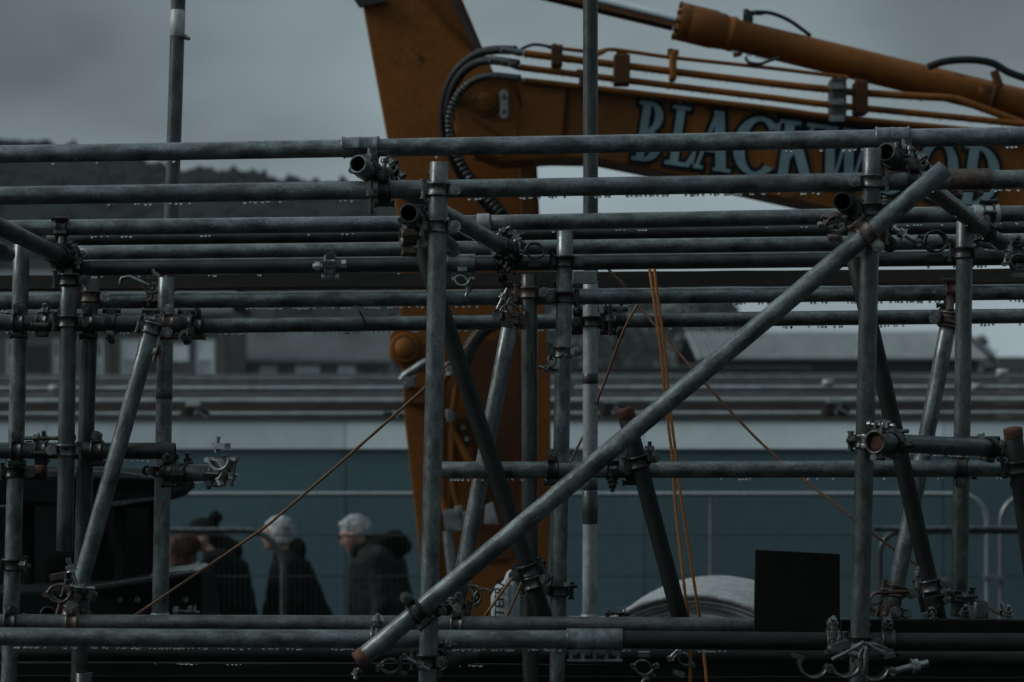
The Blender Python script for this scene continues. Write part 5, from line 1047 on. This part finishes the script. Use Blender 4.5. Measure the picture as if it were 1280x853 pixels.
# ------------------------------------------------------------------ people
def remeshed(s, name, m, parent, vox=.014, it=6, disp=None):
    o = s.obj(name, m, parent); md = o.modifiers.new('remesh', 'REMESH'); md.mode = 'VOXEL'; md.voxel_size = vox; md.use_smooth_shade = True
    sm = o.modifiers.new('smooth', 'SMOOTH'); sm.factor = .5; sm.iterations = it
    if disp:
        t = bpy.data.textures.new('cloth_folds', 'CLOUDS'); t.noise_scale = disp[1]; t.noise_depth = 2
        dm = o.modifiers.new('folds', 'DISPLACE'); dm.texture = t; dm.strength = disp[0]; dm.mid_level = .5; dm.texture_coords = 'LOCAL'
    return o
def person(px, Y, py_top, face, lean, label, coat, hair, kind, stoop=0.0, headdx=0.0, wide=1.0, skirt=1.0, pitch=0.0):
    """face -1 looks to the left of the picture; lean and stoop in metres"""
    g0 = W(px, HY, Y); g0.z = 0; H = EYE+(HY-py_top)/F*Y; k = H/1.72; root = empty('person', g0, label, 'person', 'people walking past the hoarding')
    f = face; P = lambda x, y, z: g0+Vector((x*f*k, y*k, z*k))
    hx = .02+lean+headdx; hz = 1.60-stoop; P0 = P; cp, sp = math.cos(R(pitch)), math.sin(R(pitch))
    def P(x, y, z):
        # the head nods about the top of the neck
        dx, dz = x-hx+.02, z-hz+.09
        if z < hz-.20 or pitch == 0: return P0(x, y, z)
        return P0(hx-.02+dx*cp+dz*sp, y, hz-.09-dx*sp+dz*cp)
    def cap(s, a, b_, ra, rb, n=7):
        for i in range(n+1):
            t = i/n; s.ico(a.lerp(b_, t), (ra+(rb-ra)*t)*k, 2)
    # body: one continuous surface
    s = MB()
    s.ico(P(hx, 0, hz), k, 3, (.096, .076, .122)); s.ico(P(hx+.03, 0, hz-.07), k, 2, (.062, .055, .055)); s.ico(P(hx-.02, 0, hz+.02), k, 2, (.085, .075, .09))
    s.ico(P(hx+.103, 0, hz-.018), k, 2, (.018, .014, .026)); s.ico(P(hx+.094, 0, hz+.008), k, 1, (.012, .010, .026)); s.ico(P(hx+.088, 0, hz-.062), k, 2, (.014, .026, .010)); s.ico(P(hx+.080, 0, hz-.098), k, 2, (.022, .026, .018)); s.ico(P(hx+.086, 0, hz+.034), k, 2, (.014, .050, .012))
    for sd_ in (-1, 1): s.ico(P(hx-.008, sd_*.078, hz-.008), k, 2, (.020, .010, .032)); s.ico(P(hx+.066, sd_*.034, hz-.035), k, 2, (.026, .022, .022))
    cap(s, P0(hx-.015, 0, hz-.07), P0(lean*.55-.02, 0, 1.40), .058, .070)
    sh_ = P(lean*.5-.02, 0, 1.36)
    for sd_ in (-1, 1):
        a, e, w_ = P(lean*.5-.02, sd_*.175, 1.36), P(lean*.35-.05+.02*sd_, sd_*.225, 1.08), P(lean*.35+.08*(1 if sd_ > 0 else -.4)+.02, sd_*.215, .85)
        cap(s, a, e, .060, .046); cap(s, e, w_, .044, .030); d = (w_-e).normalized(); pm = w_+d*.05*k; s.ico(pm, k, 2, (.040, .022, .048))
        for fi, (off, ln, bend) in enumerate(((.030, .072, .012), (.011, .080, .016), (-.009, .075, .020), (-.027, .060, .024))):
            b0 = w_+d*.085*k+Vector((off*f*k, 0, 0)); b1 = b0+d*ln*.55*k+Vector((bend*f*k*.4, 0, 0)); b2 = b1+d*ln*.45*k+Vector((bend*f*k, 0, 0)); cap(s, b0, b1, .0095, .0088, 3); cap(s, b1, b2, .0088, .0078, 3)
        t0 = w_+d*.03*k+Vector((.034*f*k, 0, 0)); cap(s, t0, t0+d*.045*k+Vector((.022*f*k, 0, 0)), .011, .009, 3)
        hp, kn, an = P(.0, sd_*.09, .90), P(.06*sd_+.03, sd_*.095, .48), P(.16*sd_-.04, sd_*.095, .09)
        cap(s, hp, kn, .085, .056); cap(s, kn, an, .055, .038); cap(s, an+Vector((0, 0, -.035*k)), an+Vector((.15*f*k, 0, -.055*k)), .036, .028, 4)
    cap(s, P(lean*.45-.02, -.10, 1.33), P(lean*.45-.02, .10, 1.33), .095, .095, 3); cap(s, P(lean*.4-.01, 0, 1.28), P(0, 0, .98), .135, .125)
    body = remeshed(s, 'body', M['skin'], root, .011, 3)
    # trousers and shoes
    s = MB()
    for sd_ in (-1, 1):
        hp, kn, an = P(.0, sd_*.09, .90), P(.06*sd_+.03, sd_*.095, .48), P(.16*sd_-.04, sd_*.095, .11); cap(s, hp, kn, .105, .075); cap(s, kn, an, .075, .06)
    s.ico(P(0, 0, .93), k, 2, (.15, .19, .12)); remeshed(s, 'trousers', M['trousers'], root, .02, 5)
    for sd_ in (-1, 1):
        s = MB(); an = P(.16*sd_-.04, sd_*.095, .055); cap(s, an+Vector((-.05*f*k, 0, 0)), an+Vector((.16*f*k, 0, -.015*k)), .052, .040, 4); remeshed(s, 'shoe', M['shoe'], root, .012, 3)
    # coat
    s = MB(); W_ = wide
    cap(s, P(lean*.5-.03, -.12, 1.345), P(lean*.5-.03, .12, 1.345), .105*W_, .105*W_, 4)
    for i in range(12):
        t = i/11; z = 1.33-(.62)*t; rx = (.150+.06*t*skirt)*W_; s.ico(P(lean*.45*(1-t)-.03-.035*t*skirt*.6, 0, z), k, 3, (rx, .195+.03*t, .09))
    for sd_ in (-1, 1):
        a, e, w_ = P(lean*.5-.03, sd_*.185, 1.345), P(lean*.35-.07+.02*sd_, sd_*.24, 1.07), P(lean*.35+.07*(1 if sd_ > 0 else -.4)+.01, sd_*.225, .87); cap(s, a, e, .088, .078); cap(s, e, w_, .076, .062)
    cap(s, P0(hx*.7-.01, 0, 1.42), P0(lean*.5-.03, 0, 1.36), .080, .12, 4)
    ct = remeshed(s, 'coat', M[coat], root, .016, 3, (.03, .09)); 
    # face details
    for sd_ in (-1, 1):
        s = MB(); s.ico(P(hx+.086, sd_*.031, hz+.012), .0115*k, 2); s.obj('eye', M['ink'], root)
    s = MB(); s.ico(P(hx+.097, 0, hz-.064), k, 1, (.006, .022, .003)); s.obj('lips', M['hair_brown'], root)
    return root, P, k, hx, hz, cap, body, P0
# white haired man with glasses and fur hood
r_, P, k, hx, hz, cap, bd, P0 = person(474, 18.3, 640, -1, .10, 'grey-haired person in glasses and a dark hooded coat nearest the digger arm', 'coat_char', 'hair_white', 'man', .035, .045, 1.5, .6, 26)
def hair_cap(P, hx, hz, k, m, root, thick=.012, front=.03, low=-.03, extra=()):
    s = MB(); s.ico(P(hx-.016, 0, hz+.036), k, 3, (.100+thick*.4, .080+thick*.5, .094+thick)); s.ico(P(hx-.045, 0, hz+.0), k, 3, (.078, .082+thick*.4, .085)); s.ico(P(hx+.035, 0, hz+.085), k, 2, (.055, .058, .032))
    for e in extra: s.ico(P(*e[:3]), k, 2, e[3:])
    o = remeshed(s, 'hair', M[m], root, .009, 2, (.012, .05))
    s = MB(); rn = random.Random(int(hx*1000)+7)
    for q in range(520):
        a = rn.uniform(0, 2*math.pi); t = rn.uniform(.12, 1.0)**.7; cz = rn.uniform(-.35, 1.0)
        rr = math.sqrt(max(0, 1-cz*cz)); dx, dy = -abs(math.cos(a))*rr if cz < .35 else math.cos(a)*rr, math.sin(a)*rr
        b0 = (hx-.018+dx*.106, dy*(.086+thick*.5), hz+.034+cz*(.100+thick*.3)); ln = rn.uniform(.018, .036)
        b1 = (b0[0]-ln*.75+dx*.010, b0[1]+dy*.012, b0[2]-ln*(.25 if cz > .6 else .8)+rn.uniform(-.006, .006)); w_ = .0035
        p_, q_ = P(*b0), P(*b1); sd_ = (q_-p_).cross(Vector((rn.uniform(-1, 1), rn.uniform(-1, 1), rn.uniform(-1, 1)))).normalized()*w_
        s.add([p_-sd_, p_+sd_, (p_+q_)/2+sd_*.8, q_, (p_+q_)/2-sd_*.8], [(0, 1, 2, 4), (4, 2, 3)])
    h_ = s.obj('hair_tufts', M[m], root); h_['kind'] = 'stuff'; return o
hair_cap(P, hx-.014, hz+.008, k, 'hair_white', r_, .006)
s = MB(); z = hz+.010
for sd_ in (-1, 1):
    s.lathe([(.019*k, -.003), (.025*k, -.003), (.025*k, .003), (.019*k, .003)], P(hx+.108, sd_*.031, z), (1, 0, 0), 18, closed=True); s.box(P(hx+.05, sd_*.082, z+.006), (.13*k, .004, .011))
s.box(P(hx+.110, 0, z+.004), (.003, .02, .004)); s.obj('glasses', M['ink'], r_)
s = MB()
for a_, b_, ra, rb in (((.0, -.12, 1.47), (-.12, -.05, 1.50), .065, .075), ((-.12, -.05, 1.50), (-.12, .05, 1.50), .08, .08), ((-.12, .05, 1.50), (.0, .12, 1.47), .075, .065), ((.0, -.12, 1.47), (.15, -.06, 1.42), .065, .06),
                       ((.0, .12, 1.47), (.15, .06, 1.42), .065, .06), ((.15, -.06, 1.42), (.15, .06, 1.42), .065, .065), ((.15, 0, 1.42), (.17, 0, 1.33), .06, .05)): cap(s, P0(*a_), P0(*b_), ra, rb, 4)
s.ico(P0(.02, 0, 1.44), .12*k, 2); s.ico(P0(-.15, 0, 1.46), k, 2, (.10, .13, .085))
remeshed(s, 'fur_hood', M['fur'], r_, .014, 1, (.05, .02))
s = MB()
for i, (x, z) in enumerate(((.155, 1.25), (.160, 1.12), (.158, .99))): s.cyl(P0(x+.03, -.03, z), P0(x+.055, -.04, z), .012, seg=10)
s.obj('coat_buttons', M['plate'], r_)
# white haired woman
r_, P, k, hx, hz, cap, bd, P0 = person(361, 18.4, 648, -1, .03, 'white-haired person in a black coat standing between the other walkers', 'coat_black', 'hair_white', 'woman', .0, .045, 1.12, 2.9, 8)
hair_cap(P, hx-.018, hz-.002, k, 'hair_white', r_, .016, extra=((hx-.07, 0, hz-.05, .055, .075, .06), (hx-.02, .07, hz-.03, .06, .025, .06), (hx-.02, -.07, hz-.03, .06, .025, .06)))
s = MB(); cap(s, P(.05, -.07, 1.40), P(-.08, 0, 1.43), .045, .05, 4); cap(s, P(-.08, 0, 1.43), P(.05, .07, 1.40), .05, .045, 4); cap(s, P(.05, -.07, 1.40), P(.05, .07, 1.40), .045, .045, 3); s.ico(P(0, 0, 1.40), .09*k, 2); s.ico(P0(-.07, 0, 1.47), k, 2, (.075, .09, .10)); remeshed(s, 'collar', M['coat_black'], r_, .014, 2)
# bobble hat
r_, P, k, hx, hz, cap, bd, P0 = person(281, 18.1, 646, -1, .10, 'person in a black bobble hat and dark coat behind the brown-haired one', 'coat_black', 'hair_brown', 'hat', .02, .02, 1.35, .8, 12)
s = MB(); s.ico(P(hx-.012, 0, hz+.058), k, 3, (.122, .098, .082)); s.ico(P(hx-.005, 0, hz+.020), k, 3, (.118, .096, .028)); ht = remeshed(s, 'bobble_hat', M['knit'], r_, .010, 2, (.012, .012))
s = MB(); s.ico(P(hx-.115, 0, hz+.118), .050*k, 3, (1, 1, 1), None, .12); s.obj('bobble', M['fur'], ht)
s = MB(); cap(s, P(hx-.06, 0, hz-.03), P(-.05, 0, 1.42), .075, .085, 4); cap(s, P(.04, -.08, 1.40), P(.04, .08, 1.40), .05, .05, 3); remeshed(s, 'hair', M['hair_brown'] if False else M['knit'], r_, .014, 2, (.02, .03))
# brown hair and pale scarf, shorter, in front
r_, P, k, hx, hz, cap, bd, P0 = person(245, 17.8, 667, -1, .06, 'shorter person with reddish brown hair and pale scarf beside the dark machine', 'denim', 'hair_brown', 'girl', .0, .03, 1.0, .9)
hair_cap(P, hx-.004, hz, k, 'hair_brown', r_, .02, extra=((hx-.05, 0, hz-.09, .07, .08, .08), (hx-.05, 0, hz-.15, .06, .075, .07), (hx+.055, -.05, hz+.01, .05, .05, .09), (hx+.05, -.06, hz-.07, .05, .03, .08), (hx+.02, -.065, hz-.11, .07, .03, .06), (hx+.09, -.02, hz+.045, .03, .05, .05), (hx+.02, .075, hz-.03, .05, .02, .07), (hx+.02, -.075, hz-.03, .06, .022, .08)))
s = MB(); cap(s, P(.07, -.07, 1.40), P(-.02, -.10, 1.41), .055, .05, 3); cap(s, P(.07, -.07, 1.40), P(.07, .07, 1.40), .055, .055, 3); cap(s, P(.08, -.06, 1.38), P(.11, -.10, 1.20), .05, .035, 4); s.ico(P(.02, 0, 1.41), .09*k, 2); s.ico(P(.06, -.14, 1.35), k, 2, (.11, .06, .10)); remeshed(s, 'scarf', M['scarf'], r_, .012, 2, (.02, .02))

# ------------------------------------------------------------------ thin mist over the whole place
hz_ = MB(); hz_.span(-2600, 2600, -70, 4600, -1, 45); hv = bpy.data.materials.new('drizzle_mist'); hv.use_nodes = True; t_ = hv.node_tree; t_.nodes.remove(t_.nodes['Principled BSDF'])
pv_ = t_.nodes.new('ShaderNodeVolumePrincipled'); pv_.inputs['Color'].default_value = (.86, .93, .95, 1); pv_.inputs['Density'].default_value = .00012
t_.links.new(pv_.outputs[0], t_.nodes['Material Output'].inputs['Volume'])
hb = hz_.obj('haze', hv); hb['kind'] = 'stuff'; hb['label'] = 'thin grey drizzle mist over the whole site'
